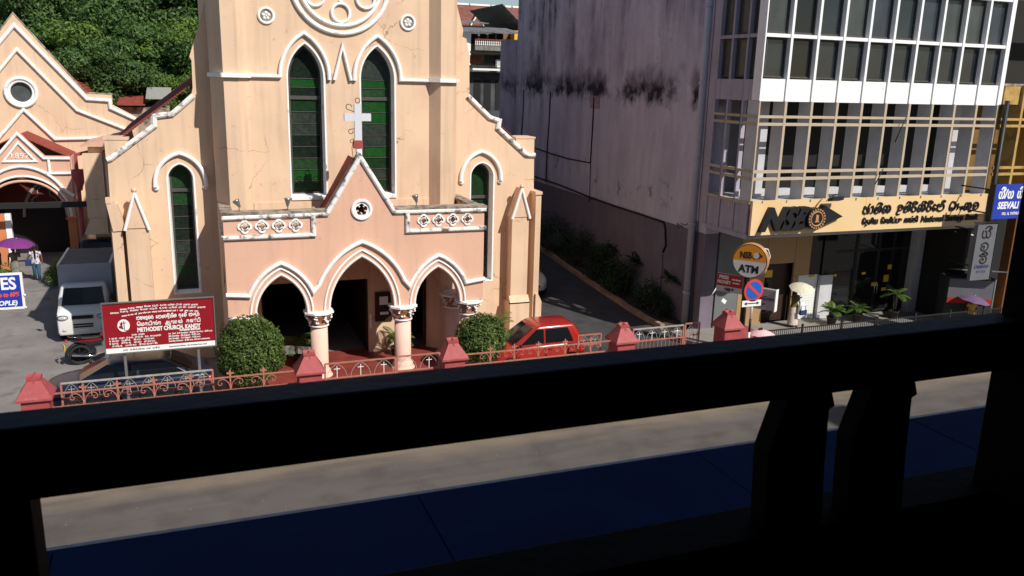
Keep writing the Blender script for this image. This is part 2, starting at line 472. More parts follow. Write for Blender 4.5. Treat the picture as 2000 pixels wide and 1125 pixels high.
for x0, x1 in ((1.98, 2.06), (5.54, 5.62), (6.60, 6.67), (7.66, 7.72)):
    cp('door_jamb', MB().box(x0, x1, YT + .1, YT + .25, 0.1, 2.74), 'door')
for mir in (0, 1):
    pl = [(0.78, 31), (0.82, 28.75), (1.17, 27.95), (1.62, 27.95), (1.95, 28.32), (1.95, 28.78), (1.25, 28.78), (1.25, 31)]
    if mir: pl = [(2 * CX - x, y) for x, y in pl]
    cp('turret', MB().prism(pl, 0, 14.6, plane='xy'), 'peach')
    # string course round the turret
    p2 = [(0.80, 28.72), (1.15, 27.90), (1.64, 27.90), (1.97, 28.27)]
    if mir: p2 = [(2 * CX - x, y) for x, y in p2]
    mb = MB()
    for (xa, ya), (xb, yb) in zip(p2[:-1], p2[1:]):
        d = Vector((xb - xa, yb - ya, 0)); nrm = Vector((d.y, -d.x, 0)).normalized() * 0.07
        if nrm.y > 0: nrm = -nrm
        d = d.normalized() * .03
        mb.hexa([(px + q.x + o.x, py + q.y + o.y, z) for (px, py, q) in ((xa, ya, -d), (xb, yb, d)) for o in (nrm, Vector((0, .06, 0))) for z in (9.45, 9.58)])
    cp('string_course', mb, 'white')
# tower body behind
cp('tower_side', MB().box(0.80, 1.2, 30.9, 40, 5, 14.6).box(8.52, 8.92, 30.9, 40, 5, 14.6).box(0.8, 8.9, 39.6, 40, 5, 14.6).box(0.8, 8.9, 28.8, 40, 14.45, 14.6), 'peach')
# mouldings over the tall lancets
hood = [(1.95, 9.51), (2.88, 9.51)] + arch(3.67, 9.53, .77, 1.34, 12) + [(4.44, 9.44)]
cp('hood_mould', MB().strip(hood, .11, YT - .12, YT + .02, ch=.3), 'white')
cp('hood_mould', MB().strip([(4.60, 9.44), (4.88, 10.50), (5.14, 9.44)], .10, YT - .12, YT + .02), 'white')
hood = [(5.26, 9.44)] + arch(6.03, 9.53, .77, 1.34, 12) + [(6.80, 9.49), (7.77, 9.49)]
cp('hood_mould', MB().strip(hood, .11, YT - .12, YT + .02), 'white')
# rose window ring
for r, wd in ((1.555, .13), (1.315, .115)):
    cp('rose_ring', MB().strip(circle(4.86, 12.46, r, 72), wd, YT - .11, YT + .02, closed=True), 'white')
for i in range(6):
    a = PI * (i / 3 + 1 / 6) + PI / 6 * 0
    cx, cz = 4.86 + .93 * math.cos(a), 12.46 + .93 * math.sin(a)
    if cz > 13.3: continue
    cp('rose_circlet', MB().strip(circle(cx, cz, .285, 32), .085, YT - .09, YT + .02, closed=True), 'white')
for a in (-PI / 2, PI / 6, PI * 5 / 6):
    cp('rose_boss', MB().ball((4.86 + .58 * math.cos(a), YT - .02, 12.46 + .58 * math.sin(a)), .075), 'white')
for cx in (2.55, 7.06):
    rd = cp('roundel', MB().strip(circle(cx, 11.34, .225, 28), .075, YT - .06, YT + .02, closed=True), 'white')
    cp('backing', MB().prism(circle(cx, 11.34, .19, 24), YT - .012, YT - .002), 'coping', rd)
    mb = MB()
    for i in range(5):
        a = PI / 2 + i * 2 * PI / 5
        mb.ball((cx + .085 * math.cos(a), YT - .015, 11.34 + .085 * math.sin(a)), (.05, .03, .05), 10, 6)
    cp('rosette', mb.ball((cx, YT - .03, 11.34), .03), 'white', rd)

def lancet(cx, zb, zs, a, h, yf, rows_top, rows_low, ztr, depth=.40, spl=.07):
    """white splayed reveal, dark iron frame and rows of green panes"""
    o = lancet_path(cx, zb, zs, a, h); i_ = lancet_path(cx, zb + .06, zs, a - spl, h - spl * 1.3)
    mb = MB(); n = len(o)
    vs = [(p[0], yf, p[1]) for p in o] + [(p[0], yf + depth, p[1]) for p in i_]
    mb.add(vs, [(k, (k + 1) % n, (k + 1) % n + n, k + n) for k in range(n)])
    mb.strip(o, .055, yf - .012, yf + .01, closed=True, ch=.1)
    win = cp('window', mb, 'white')
    yi = yf + depth
    inner = lancet_path(cx, zb + .06, zs, a - spl, h - spl * 1.3)
    g = .055
    hole = lancet_path(cx, zb + .06 + g, zs, a - spl - g, h - spl * 1.3 - g * 1.4)
    cp('window_frame', MB().prism(inner, yi - .045, yi - .004, holes=[hole]).box(cx - a + spl + .004, cx + a - spl - .004, yi - .06, yi - .003, ztr - .06, ztr + .06), 'winframe', win)
    cp('backing', MB().prism(inner, yi + .03, yi + .05), 'black', win)
    def pane(z0, z1, c, top=False):
        x0, x1 = cx - a + spl + g, cx + a - spl - g
        if top: poly = [(x0, z0)] + [(x, z) for x, z in hole if z > z0 + .01] + [(x1, z0)]
        else: poly = [(x0, z0), (x1, z0), (x1, z1), (x0, z1)]
        yy = yi + random.uniform(-.004, .006)
        cp('pane', MB().prism(poly, yy, yy + .008), {'d': random.choice(('gdark', 'gdark2')), 'm': random.choice(('gmid', 'gbright2')), 'b': 'gbright'}[c], win)
        if not top:
            cp('glazing_bar', MB().box(x0, x1, yi - .02, yi - .006, z1 - .012, z1 + .014), 'winframe', win)
    z = ztr + .06
    hs = (zs - .02 - z) / max(1, len(rows_top) - 1) if len(rows_top) > 1 else 0
    for c in rows_top[:0:-1]:
        pane(z + .012, z + hs - .012, c); z += hs
    pane(z + .012, 0, rows_top[0], True)
    n = len(rows_low); z0 = zb + .06 + g; hh = (ztr - .06 - z0) / n
    for k, c in enumerate(reversed(rows_low)):
        pane(z0 + k * hh + .012, z0 + (k + 1) * hh - .012, c)
    return win
lancet(3.70, 5.66, 9.50, .585, 1.08, YT, 'dbd', 'mddddmbm', 8.86)
lancet(6.03, 5.66, 9.50, .585, 1.08, YT, 'dbm', 'bbddbmdm', 8.86)
cp('sill', MB().box(3.12, 4.30, YT - .05, YT + .2, 5.56, 5.655), 'white')
cp('sill', MB().box(5.44, 6.64, YT - .05, YT + .2, 5.56, 5.655), 'white')

# aisle walls with stepped rakes
rp = [A(*p) for p in ((9.0, -.7), (9.0, 14.8), (9.2, 13.6), (9.53, 12.38), (9.84, 11.32), (9.80, 11.10), (9.96, 11.04), (10.09, 10.41), (10.11, 9.01), (10.97, 8.25), (11.39, 8.12), (11.34, 7.81), (12.55, 6.78), (12.84, 6.76), (12.98, -.7))]
lp = [A(*p) for p in ((1.4, -.7), (1.4, 14.0), (0.9, 12.1), (0.61, 11.08), (.26, 10.08), (.32, 9.95), (.30, 9.05), (.25, 8.86), (-.42, 8.26), (-.93, 8.19), (-1.0, 7.80), (-2.41, 6.79), (-2.50, 6.75), (-2.66, -.7))]
lA, rA = -.265, 10.13
cp('aisle_wall', MB().prism(rp, YA, YA + .45, holes=[lancet_path(rA, 2.12, 6.10, .46, .52)]), 'peach')
cp('aisle_wall', MB().prism(lp, YA, YA + .45, holes=[lancet_path(lA, 2.34, 6.17, .41, .52)]), 'peach')
cp('rake_coping', MB().strip([A(*p) for p in ((10.04, 8.96), (10.93, 8.17), (11.33, 8.05), (11.28, 7.77), (12.50, 6.74), (12.86, 6.72))], .17, YA - .10, YA + .02), 'whitegrime')
cp('rake_coping', MB().strip([A(*p) for p in ((.30, 8.80), (-.40, 8.19), (-.97, 8.11), (-.98, 7.80), (-2.40, 6.72), (-2.52, 6.68))], .17, YA - .10, YA + .02), 'whitegrime')
cp('kneeler', MB().box(11.45, 12.18, YA + .02, YA + .9, 6.7, 7.48).box(11.42, 12.22, YA, YA + .92, 7.48, 7.54), 'peach')
cp('kneeler', MB().box(-2.42, -1.75, YA + .05, YA + .9, 6.7, 7.44).box(-2.45, -1.72, YA + .03, YA + .92, 7.44, 7.52), 'peach')
cp('side_wall', MB().box(11.9, 12.25, YA + .45, 47, 0, 6.7), 'peach')
cp('side_wall', MB().box(-2.50, -2.15, YA + .45, 41, 0, 6.7), 'peach')
for sgn, x0, z0, x1, z1 in ((-1, .45, 9.35, -2.55, 7.0), (1, 9.4, 9.15, 12.3, 6.85)):
    mb = MB()
    nrow = 40
    for k in range(nrow):          # courses of tiles, each lapping over the one below
        a, b = k / nrow, (k + 1) / nrow
        xa, za, xb, zb = x0 + (x1 - x0) * a, z0 + (z1 - z0) * a, x0 + (x1 - x0) * b, z0 + (z1 - z0) * b
        mb.hexa([(x, y, z + q) for (x, z, up) in ((xa, za, 0.0), (xb, zb, 0.035)) for y in (YA + .35, 47) for q in (up - .03, up)])
    cp('roof', mb, 'roof')
for x0, x1 in ((0.3, 1.5), (8.2, 9.4)):
    cp('nave_wall', MB().box(x0, x1, 31, 46, 5, 9.2), 'peach')
for cx, zb, zs, a in ((lA, 2.34, 6.17, .41), (rA, 2.12, 6.10, .46)):
    lancet(cx, zb, zs, a, .52, YA, 'm', 'mdddddmd', 5.78 if cx < 5 else 5.3, depth=.42, spl=.07)
    hx = cx if cx < 5 else cx - .06
    hd = cp('hood_mould', MB().strip([(hx - .78, 5.94)] + arch(hx, 6.05, .77, .97, 12) + [(hx + .78, 5.94)], .12, YA - .13, YA + .02), 'white')
    for s_ in (-1, 1):
        cp('curl', MB().lathe([(0.02, -.10), (.085, -.10), (.085, .02), (.03, .02)], n=14, M=Matrix.Translation((hx + s_ * .75, YA - .04, 5.90)) @ Matrix.Rotation(PI / 2, 4, 'X')), 'white', hd)
# buttresses with gabled heads
for bx0, bx1, zf, za in ((-1.99, -1.32, 4.70, 5.84), (11.17, 11.84, 4.62, 5.70)):
    bm_ = (bx0 + bx1) / 2; yb = 28.9
    mb = MB().box(bx0, bx1, yb, YA + .1, 0, zf)
    mb.prism([(bx0 - .04, zf), (bx1 + .04, zf), (bm_, za)], yb - .03, YA + .1)
    mb.box(bx0 - .06, bx1 + .06, yb - .16, YA, 0, 1.35)
    mb.hexa([(x, y, z) for x in (bx0 - .06, bx1 + .06) for (y, zz) in ((yb - .16, 1.35), (yb, 1.60)) for z in (1.3, zz)])
    bt = cp('buttress', mb, 'peach')
    cp('gable_trim', MB().strip([(bx0 - .02, zf - .06), (bm_, za), (bx1 + .02, zf - .06)], .10, yb - .10, yb - .02), 'white', bt)
    cp('finial', MB().ball((bm_, yb - .03, za + .07), .09), 'peach', bt)
sb = cp('side_buttress', MB().prism([(-2.50, 5.55), (-2.28, 5.57), (-2.24, 5.48), (-2.18, 5.46), (-1.98, 4.62), (-2.36, 4.60)], 28.98, YA + .2).box(-2.40, -2.10, 29.02, YA + .2, 0, 4.6).box(-2.46, -2.05, 28.86, YA, 0, 1.4).box(-2.50, -2.36, 28.96, 29.15, 5.5, 5.68), 'peach')
cp('side_buttress', MB().box(12.12, 12.34, 28.95, YA + .5, 0, 5.5).box(12.08, 12.36, 28.9, YA + .5, 5.44, 5.55).prism([(12.2, 0), (12.45, 0), (12.45, 1.3), (12.3, 1.6), (12.2, 1.6)], 28.85, YA + .5), 'peach')

# ---------------- porch
PC = 5.0
def hole_f(cx, cz, r, k, ph=PI / 2): return foil(cx, cz, r, k, 6, ph)
front = [(9.12, 2.28), (9.12, 5.40), (6.03, 5.40), (5.0, 7.14), (3.97, 5.40), (.86, 5.38), (.86, 2.28)]
low = [(1.71, 2.28)] + arch(2.47, 2.28, .76, 1.22)[1:] + arch(5.0, 2.28, 1.03, 1.69) + arch(7.53, 2.28, .76, 1.22)
qs = [1.47, 1.97, 2.47, 2.97, 7.03, 7.53, 8.02, 8.52]
holes = [foil(x, 5.085, .155, 4, 6, PI / 4 + PI / 4) for x in qs] + [foil(5.02, 5.50, .20, 5, 6)]
porch_wall = cp('porch_wall', MB().prism(front + low, YP, YP + .38, holes=holes), 'peachp')
cp('parapet_coping', MB().strip([(.82, 5.37), (3.93, 5.40), (5.0, 7.15), (6.07, 5.40), (9.18, 5.38)], .15, YP - .09, YP + .02), 'whitegrime')
cp('parapet_top', MB().box(.80, 3.94, YP - .07, YP + .46, 5.45, 5.52), 'coping')
cp('parapet_top', MB().box(6.06, 9.2, YP - .07, YP + .46, 5.45, 5.52), 'coping')
cp('gable_top', MB().strip([(3.96, 5.50), (5.0, 7.22), (6.04, 5.50)], .07, YP - .06, YP + .42, ch=.02), 'coping')
cp('parapet_mould', MB().strip([(.83, 4.76), (3.51, 4.76), (3.51, 5.34)], .13, YP - .10, YP + .02), 'whitegrime')
cp('parapet_mould', MB().strip([(6.49, 5.34), (6.49, 4.76), (9.18, 4.76)], .13, YP - .10, YP + .02), 'whitegrime')
for x in qs:
    cp('quatrefoil_trim', MB().strip(foil(x, 5.085, .185, 4, 6, PI / 2), .055, YP - .04, YP + .01, closed=True, ch=.1), 'white')
rd = cp('roundel', MB().strip(circle(5.02, 5.50, .29, 36), .09, YP - .07, YP + .02, closed=True), 'white')
cp('inner_ring', MB().prism(circle(5.02, 5.50, .25, 30), YP - .012, YP + .03, holes=[foil(5.02, 5.50, .19, 5, 6)]), 'white', rd)
hp = [(.82, 3.0)] + arch(2.47, 2.28, 1.10, 1.64, 14, .32) + arch(5.0, 2.28, 1.54, 2.20, 16, .265)[1:-1] + arch(7.53, 2.28, 1.10, 1.64, 14, .32) + [(9.16, 3.02)]
cp('hood_mould', MB().strip(hp, .12, YP - .12, YP + .02), 'white')
for cx, a, h in ((2.47, .76, 1.22), (5.0, 1.03, 1.69), (7.53, .76, 1.22)):
    ar = cp('archivolt', MB().strip(arch(cx, 2.28, a + .185, h + .235), .06, YP - .05, YP + .02), 'white')
    cp('inner_band', MB().strip(arch(cx, 2.28, a + .04, h + .05), .065, YP - .02, YP + .06), 'white', ar)
cp('porch_soffit', MB().box(1.2, 8.8, YP + .4, 28.3, 4.3, 4.42), 'peachp')
cp('porch_roof', MB().box(1.1, 8.9, YP + .38, YA, 4.7, 4.8), 'coping')
rf = MB()
for s_ in (-1, 1):
    rf.hexa([(x, y, z + q) for (x, z) in ((PC, 7.02), (PC + s_ * 1.15, 5.0)) for y in (YP + .38, YT) for q in (-.06, 0)])
cp('gable_roof', rf, 'roof')
for x0, x1 in ((.86, 1.12), (8.86, 9.12)):
    ap = [(YA, 2.28), (YA, 5.38), (YP + .38, 5.38), (YP + .38, 2.28), (YP + .55, 2.28)] + arch(27.75, 2.28, .95, 1.3) + [(28.9, 2.28)]
    cp('porch_side_wall', MB().prism(ap, x0, x1, plane='yz'), 'peachp')
    cp('parapet_top', MB().box(x0 - .05, x1 + .05, YP + .47, YA, 5.40, 5.48), 'coping')
    cp('side_mould', MB().box(x0 - .06 if x0 < 2 else x1, x0 if x0 < 2 else x1 + .06, YP + .02, YA, 4.70, 4.82), 'whitegrime')
leaf_rng = random.Random(3)
def column(x, y, r=.275, full=True):
    col = cp('column', MB().lathe([(r + .13, 0.0), (r + .13, .06), (r + .10, .10), (r + .06, .16), (r + .07, .22), (r + .01, .28), (r, .34), (r - .005, 1.76)], (x, y, .10 - .10), 28), 'pinkcol')
    cap = cp('capital', MB().lathe([(r + .02, 1.74), (r + .03, 1.80), (r - .0, 1.84), (r + .03, 1.95), (r + .10, 2.08), (r + .17, 2.17)], (x, y, 0), 24), 'terra', col)
    cp('neck_ring', MB().lathe([(r, 1.72), (r + .045, 1.745), (r + .045, 1.785), (r, 1.81)], (x, y, 0), 24), 'white', col)
    mb = MB().lathe([(r + .14, 2.15), (r + .22, 2.18), (r + .22, 2.24), (r + .15, 2.28)], (x, y, 0), 8, smooth=False, M=Matrix.Translation((x, y, 0)) @ Matrix.Rotation(PI / 8, 4, 'Z') @ Matrix.Translation((-x, -y, 0)))
    cp('abacus', mb, 'white', col)
    mb = MB()
    for row, (zz, rr, n) in enumerate(((1.93, r + .06, 7), (2.07, r + .13, 8))):
        for k in range(n):
            a = 2 * PI * (k + .5 * row) / n + leaf_rng.uniform(-.1, .1)
            px, py = x + rr * math.cos(a), y + rr * math.sin(a)
            for q in range(4):
                b = leaf_rng.uniform(0, 2 * PI); d = .045
                t_ = d * math.cos(b)
                mb.ball((px - math.sin(a) * t_, py + math.cos(a) * t_, zz + d * math.sin(b)), (.042, .042, .03), 6, 4)
    cp('carved_foliage', mb, 'white', cap)
for x, y in ((3.62, 26.45), (6.38, 26.45), (1.30, 26.5), (8.70, 26.5), (8.46, 27.5), (1.35, 27.6)):
    column(x, y)
cp('porch_floor', MB().box(.7, 9.3, 25.95, 28.78, -.1, .05), 'floorred')
for j in range(7):
    for i in range(10):
        if random.random() < .04: continue
        x = 2.95 + i * .46; y = 24.15 + j * .44 + .1
        if y < 25.9: cp('floor_tile', MB().box(x, x + .452, y - .1, y + .332, .0, .026 + random.uniform(0, .002)), 'floorred')
# notice board on the pier, wall lamp strip
nb = cp('notice_board', MB().box(5.83, 6.44, YT - .07, YT - .003, 1.18, 2.24), 'door')
cp('paper', MB().box(5.98, 6.28, YT - .078, YT - .0705, 1.78, 2.08), M['white'], nb)
cp('paper', MB().box(6.0, 6.3, YT - .078, YT - .0705, 1.42, 1.52), M['white'], nb)
cp('notice', MB().box(5.63, 5.70, YT - .04, YT - .003, .95, 1.45), 'white')

# cross on the porch gable
cr = thing('roof_cross', 'white lantern-like cross on red block at the tip of the porch gable', 'cross', (5.0, 26.35, 7.2))
M['crossw'] = mat('pale_cross_panel', (0.62, 0.62, 0.66), rough=.5, var=.04, bump=0)
crm = MB().box(4.87, 5.09, 26.28, 26.40, 7.66, 8.75).box(4.56, 4.868, 26.28, 26.40, 8.24, 8.47).box(5.092, 5.38, 26.28, 26.40, 8.24, 8.47)
crm.build('cross_body', M['crossw'], cr)
MB().box(4.83, 5.11, 26.25, 26.43, 7.40, 7.64).build('base', M['redgate'], cr)
MB().lathe([(.09, 7.02), (.12, 7.10), (.07, 7.2), (.10, 7.28), (.10, 7.38)], (4.99, 26.34, 0), 12).build('pedestal', M['white'], cr)
def ring(cx, cz, r, a0, a1, y=26.34, n=14): return [(cx + r * math.cos(a0 + (a1 - a0) * i / n), y, cz + r * math.sin(a0 + (a1 - a0) * i / n)) for i in range(n + 1)]
sc = MB()
for s_ in (-1, 1):
    sc.tube([(4.98 + s_ * .11, 26.34, 8.52)] + ring(4.98 + s_ * .27, 8.66, .085, -PI / 2 if s_ < 0 else -PI / 2, (-PI / 2 - 1.5 * PI) if s_ < 0 else (-PI / 2 + 1.5 * PI)), .012, 5)
    sc.tube([(4.98 + s_ * .11, 26.34, 8.0)] + ring(4.98 + s_ * .22, 7.92, .07, PI / 2, PI / 2 + s_ * -1.6 * PI), .012, 5)
    sc.tube([(4.98 + s_ * .16, 26.34, 7.05), (4.98 + s_ * .2, 26.34, 7.4), (4.98 + s_ * .14, 26.34, 7.7)] + ring(4.98 + s_ * .2, 7.62, .05, PI / 2, PI / 2 + s_ * -1.2 * PI), .01, 5)
sc.tube(ring(4.98, 8.86, .075, -PI / 2, 1.5 * PI, n=18), .012, 5)
sc.build('scrollwork', M['plastic'], cr)

def floodlight(x, y, z, tilt, label):
    t = thing('floodlight', label, 'lamp', (x, y, z), group='floodlights on the porch parapet')
    m4 = Matrix.Translation((x, y, z + .2)) @ Matrix.Rotation(tilt, 4, 'Y')
    MB().tube([(x, y, z), (x, y, z + .2)], .018, 6).build('stem', M['steel'], t)
    MB().lathe([(.03, -.06), (.05, 0), (.10, .15), (.11, .19)], n=14, M=m4).build('shade', M['steel'], t)
    MB().lathe([(.001, .18), (.095, .185)], n=14, M=m4).build('lens', M['headlamp'], t)
floodlight(1.35, 26.42, 5.5, -.5, 'small metal floodlight at the left end of the porch parapet')
floodlight(2.78, 26.42, 5.5, .05, 'small metal floodlight on the porch parapet just left of the gable')
floodlight(6.85, 26.42, 5.5, -.25, 'small metal floodlight on the porch parapet right of the gable')

# ================================================================== THE ROOM THE PHOTOGRAPH LOOKS OUT OF
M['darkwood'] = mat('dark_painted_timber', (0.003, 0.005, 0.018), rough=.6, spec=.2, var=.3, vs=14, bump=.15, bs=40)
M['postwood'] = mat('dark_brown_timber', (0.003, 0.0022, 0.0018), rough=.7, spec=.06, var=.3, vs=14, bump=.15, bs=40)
M['roomdark'] = mat('dark_room_wall', (0.02, 0.018, 0.016), rough=.9, var=.1)
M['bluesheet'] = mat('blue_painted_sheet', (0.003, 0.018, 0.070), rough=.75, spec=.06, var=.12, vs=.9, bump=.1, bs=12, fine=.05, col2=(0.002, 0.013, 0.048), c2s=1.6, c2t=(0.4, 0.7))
M['outer'] = mat('house_front_paint', (0.30, 0.26, 0.22), var=.1)
room = thing('viewpoint_house', 'dark upstairs room of the house across the street, open above a timber balustrade', 'building', (0, 0, 8))
r_ = lambda name, mb, m: mb.build(name, M[m], room)
r_('floor', MB().box(-6, 7, -6, 1.8, 7.7, 7.9), 'roomdark')
r_('ceiling', MB().box(-14, 29, -6, 2.0, 11.6, 11.8), 'roomdark')
r_('side_wall', MB().box(-6.2, -6, -6, 1.5, 7.9, 11.6), 'roomdark')
r_('side_wall', MB().box(7, 7.2, -6, 1.5, 7.9, 11.6), 'roomdark')
r_('back_wall', MB().box(-6.2, 7.2, -6.2, -6, 7.9, 11.6), 'roomdark')
r_('front_wall', MB().box(-14, 29, 1.40, 1.62, 0.12, 7.7), 'outer')
r_('parapet_wall', MB().box(-14, 29, 1.6, 1.85, 11.81, 13.5), 'outer')
r_('roof', MB().box(-14, 29, -9, 1.6, 11.81, 12.6), 'outer')
r_('low_wall', MB().box(-6, 7, 1.42, 1.56, 7.9, 8.495), 'postwood')
r_('front_wall', MB().box(-14, -6.2, 1.40, 1.62, 7.7, 11.6), 'outer')
r_('front_wall', MB().box(7.2, 29, 1.40, 1.62, 7.7, 11.6), 'outer')

rail = thing('balcony_balustrade', 'thick black timber balustrade in the near foreground with broad cut balusters', 'railing', (0, 1.5, 7.9))
q_ = lambda name, mb, m, bv=.004: mb.build(name, M[m], rail, bevel=bv)
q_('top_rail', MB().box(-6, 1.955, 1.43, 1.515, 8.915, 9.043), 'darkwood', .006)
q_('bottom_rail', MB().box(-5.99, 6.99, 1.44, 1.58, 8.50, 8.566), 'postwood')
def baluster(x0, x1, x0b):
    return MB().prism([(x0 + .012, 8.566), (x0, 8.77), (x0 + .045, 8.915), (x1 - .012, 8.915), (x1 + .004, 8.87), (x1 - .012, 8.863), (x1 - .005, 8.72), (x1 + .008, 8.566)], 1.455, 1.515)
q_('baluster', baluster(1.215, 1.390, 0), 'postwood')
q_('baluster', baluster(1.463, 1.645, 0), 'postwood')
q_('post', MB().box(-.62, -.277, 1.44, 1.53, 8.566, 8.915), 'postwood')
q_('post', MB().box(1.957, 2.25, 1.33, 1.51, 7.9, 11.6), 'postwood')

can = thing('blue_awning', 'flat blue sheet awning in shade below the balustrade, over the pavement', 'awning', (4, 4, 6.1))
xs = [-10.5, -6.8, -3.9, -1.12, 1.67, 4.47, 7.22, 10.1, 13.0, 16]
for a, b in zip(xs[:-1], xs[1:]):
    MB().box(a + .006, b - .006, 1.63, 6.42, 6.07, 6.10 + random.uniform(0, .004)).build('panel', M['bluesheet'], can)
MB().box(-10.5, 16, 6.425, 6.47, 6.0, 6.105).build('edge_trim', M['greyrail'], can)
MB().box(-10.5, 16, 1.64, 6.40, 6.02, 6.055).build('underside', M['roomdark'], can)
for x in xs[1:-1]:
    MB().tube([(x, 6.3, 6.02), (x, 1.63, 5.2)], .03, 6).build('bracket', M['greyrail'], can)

# unseen block added on our side to throw the small shadow on the road
nh = thing('shadow_block', 'plain unseen block added above the near roof to shade the road', 'building', (27, 0, 0))
MB().box(26.9, 28.3, -2, 1.3, 12.6, 18.6).build('block_body', M['outer'], nh)

# ================================================================== ANNEX WITH THE 1897 PORCH
YM, YQ = 50.0, 47.0
ann = thing('annex_hall', 'peach gabled hall left of the church with round window and 1897 porch', 'hall', (-7.7, YM, 0))
an = lambda name, mb, m='peach', parent=ann: mb.build(name, M[m], parent)
G = lambda px, py, y=YM: (lambda p: (p.x, p.z))(at(px, py, y=y))
ax = -7.72
def mirror(L): return [(2 * ax - x, z) for x, z in reversed(L)]
rt = [(ax, 12.15), (-4.78, 8.32), (-3.56, 8.28), (-3.56, 7.75), (-2.45, 7.12), (-2.40, 0)]
an('gable_wall', MB().prism(mirror(rt)[:-1] + rt, YM, YM + .5, holes=[circle(ax - .02, 8.34, .52, 28)]))
def sym(pathR, wd, m='white', d=.14, name='gable_moulding'):
    an(name, MB().strip(mirror(pathR)[:-1] + pathR, wd, YM - d, YM + .02), m)
sym([(ax, 11.62), (-4.75, 8.05), (-3.66, 7.98), (-3.66, 7.60), (-2.50, 7.02)], .17)
sym([(ax, 10.45), (-5.25, 7.46), (-3.02, 6.50), (-3.0, 6.05)], .14)
sym([(ax, 7.48), (-6.42, 5.98), (-2.9, 6.06)], .15)
sym([(ax, 12.20), (-4.75, 8.36), (-3.5, 8.32)], .07, 'coping', .02, 'gable_coping')
rw = an('round_window', MB().strip(circle(ax - .02, 8.34, .70, 40), .17, YM - .14, YM + .02, closed=True), 'white')
an('inner_ring', MB().strip(circle(ax - .02, 8.34, .55, 40), .12, YM - .07, YM + .2, closed=True), 'white', rw)
M['greyglass'] = mat('grey_dusty_glass', (0.07, 0.08, 0.08), rough=.2, var=.2, vs=3, bump=0)
an('pane', MB().prism(circle(ax - .02, 8.34, .50, 30), YM + .12, YM + .14), 'greyglass', rw)
for s_ in (-1, 1):
    rm = MB()
    for k in range(24):
        a, b = k / 24, (k + 1) / 24
        X = lambda t: ax + s_ * (t * 4.9); Z = lambda t: 10.0 - t * 4.9 * .72
        rm.hexa([(x, y, z + q) for (x, z, up) in ((X(a), Z(a), 0), (X(b), Z(b), .04)) for y in (YM + .5, YM + 11) for q in (up - .03, up)])
    an('roof', rm, 'roof')
# porch of the annex
px_ = -7.66
R2 = [(px_, 6.55), (-6.60, 5.36), (-5.50, 5.34), (-5.50, 2.2)]
lowq = arch(px_, 2.55, 1.95, 1.75, 12)
prp = [(2 * px_ - x, z) for x, z in reversed(R2)][:-1] + R2
prp = prp + [(px_ + 1.95, 2.2)] + list(reversed([(x, z) for x, z in lowq])) + [(px_ - 1.95, 2.2)]
an('porch_wall', MB().prism(prp, YQ, YQ + .4), 'peachp')
def symq(L, wd, m='white', d=.12, name='porch_moulding'):
    L2 = [(2 * px_ - x, z) for x, z in reversed(L)]
    an(name, MB().strip((L2[:-1] if abs(L[0][0] - px_) < 1e-6 else L2) + L, wd, YQ - d, YQ + .02), m)
symq([(px_, 6.46), (-6.62, 5.26), (-5.47, 5.24)], .13)
for s_ in (1, -1):
    q = lambda x: px_ + s_ * (x - px_)
    an('porch_moulding', MB().strip([(q(-6.42), 5.2), (q(-6.42), 4.55)], .12, YQ - .11, YQ + .02), 'white')
    an('porch_moulding', MB().strip([(q(-6.6), 4.52), (q(-5.46), 4.52)], .12, YQ - .12, YQ + .02), 'white')
symq(arch(px_, 2.75, 2.0, 2.13, 14, .33)[len(arch(px_, 2.75, 2.0, 2.13, 14, .33)) // 2:] + [(-5.45, 3.38)], .14)
an('archivolt', MB().strip(arch(px_, 2.35, 2.02, 2.05), .11, YQ - .05, YQ + .02), 'white')
an('inner_band', MB().strip(arch(px_, 2.30, 1.90, 1.85), .12, YQ - .02, YQ + .1), 'peachp')
an('date_triangle', MB().strip([(px_, 6.02), (-6.98, 5.12), (-8.36, 5.12)], .10, YQ - .08, YQ + .02, closed=True), 'white')
for x0 in (-9.82 - .3, -5.60 - .3):
    an('porch_pillar', MB().box(x0 + .05, x0 + .42, YQ + .02, YQ + .38, 0, 2.25).box(x0 - .02, x0 + .5, YQ - .06, YQ + .45, 2.2, 2.3), 'orange')
an('porch_side', MB().prism([(YQ + .4, 0), (YQ + .4, 5.3), (YM, 5.3), (YM, 0), (YM - .4, 0)] + list(reversed(arch(48.6, 2.5, .85, 1.3))) + [(47.7, 0)], -5.72, -5.45, plane='yz'), 'peachp')
an('porch_side', MB().box(-9.87, -9.6, YQ + .4, YM, 0, 5.3), 'peachp')
an('porch_roof', MB().hexa([(x, y, z + q) for (x, z) in ((px_, 6.4), (-5.5, 5.3)) for y in (YQ + .3, YM) for q in (-.06, 0)]).hexa([(x, y, z + q) for (x, z) in ((px_, 6.4), (-9.8, 5.3)) for y in (YQ + .3, YM) for q in (-.06, 0)]), 'roof')
M['maroon'] = mat('maroon_timber', (0.10, 0.02, 0.015), rough=.6, var=.2, vs=3)
scr = an('timber_screen', MB().prism([(-9.5, 2.6), (-9.5, 4.9), (-5.8, 4.9), (-5.8, 2.6)], YM - .5, YM - .42), 'maroon')
an('screen_arch', MB().strip(arch(-7.15, 2.0, 1.0, 1.9), .14, YM - .56, YM - .5), 'greyrail', scr)
an('screen_trefoil', MB().strip(foil(-7.15, 2.95, .62, 3, 8), .05, YM - .55, YM - .5, closed=True), 'greyrail', scr)
an('interior_back', MB().box(-9.6, -5.75, YM - .12, YM - .02, 0, 5.0), 'black')
an('hall_side_wall', MB().box(-2.7, -2.42, YM + .5, YM + 14, 0, 6.6), 'peach')
MB().box(-10.6, -8.35, 45.7, 45.9, 0, 2.75).build('orange_screen_wall', M['orange'], ann)
an('white_edge', MB().box(-8.36, -8.12, 45.66, 45.94, 0, 2.75), 'white')
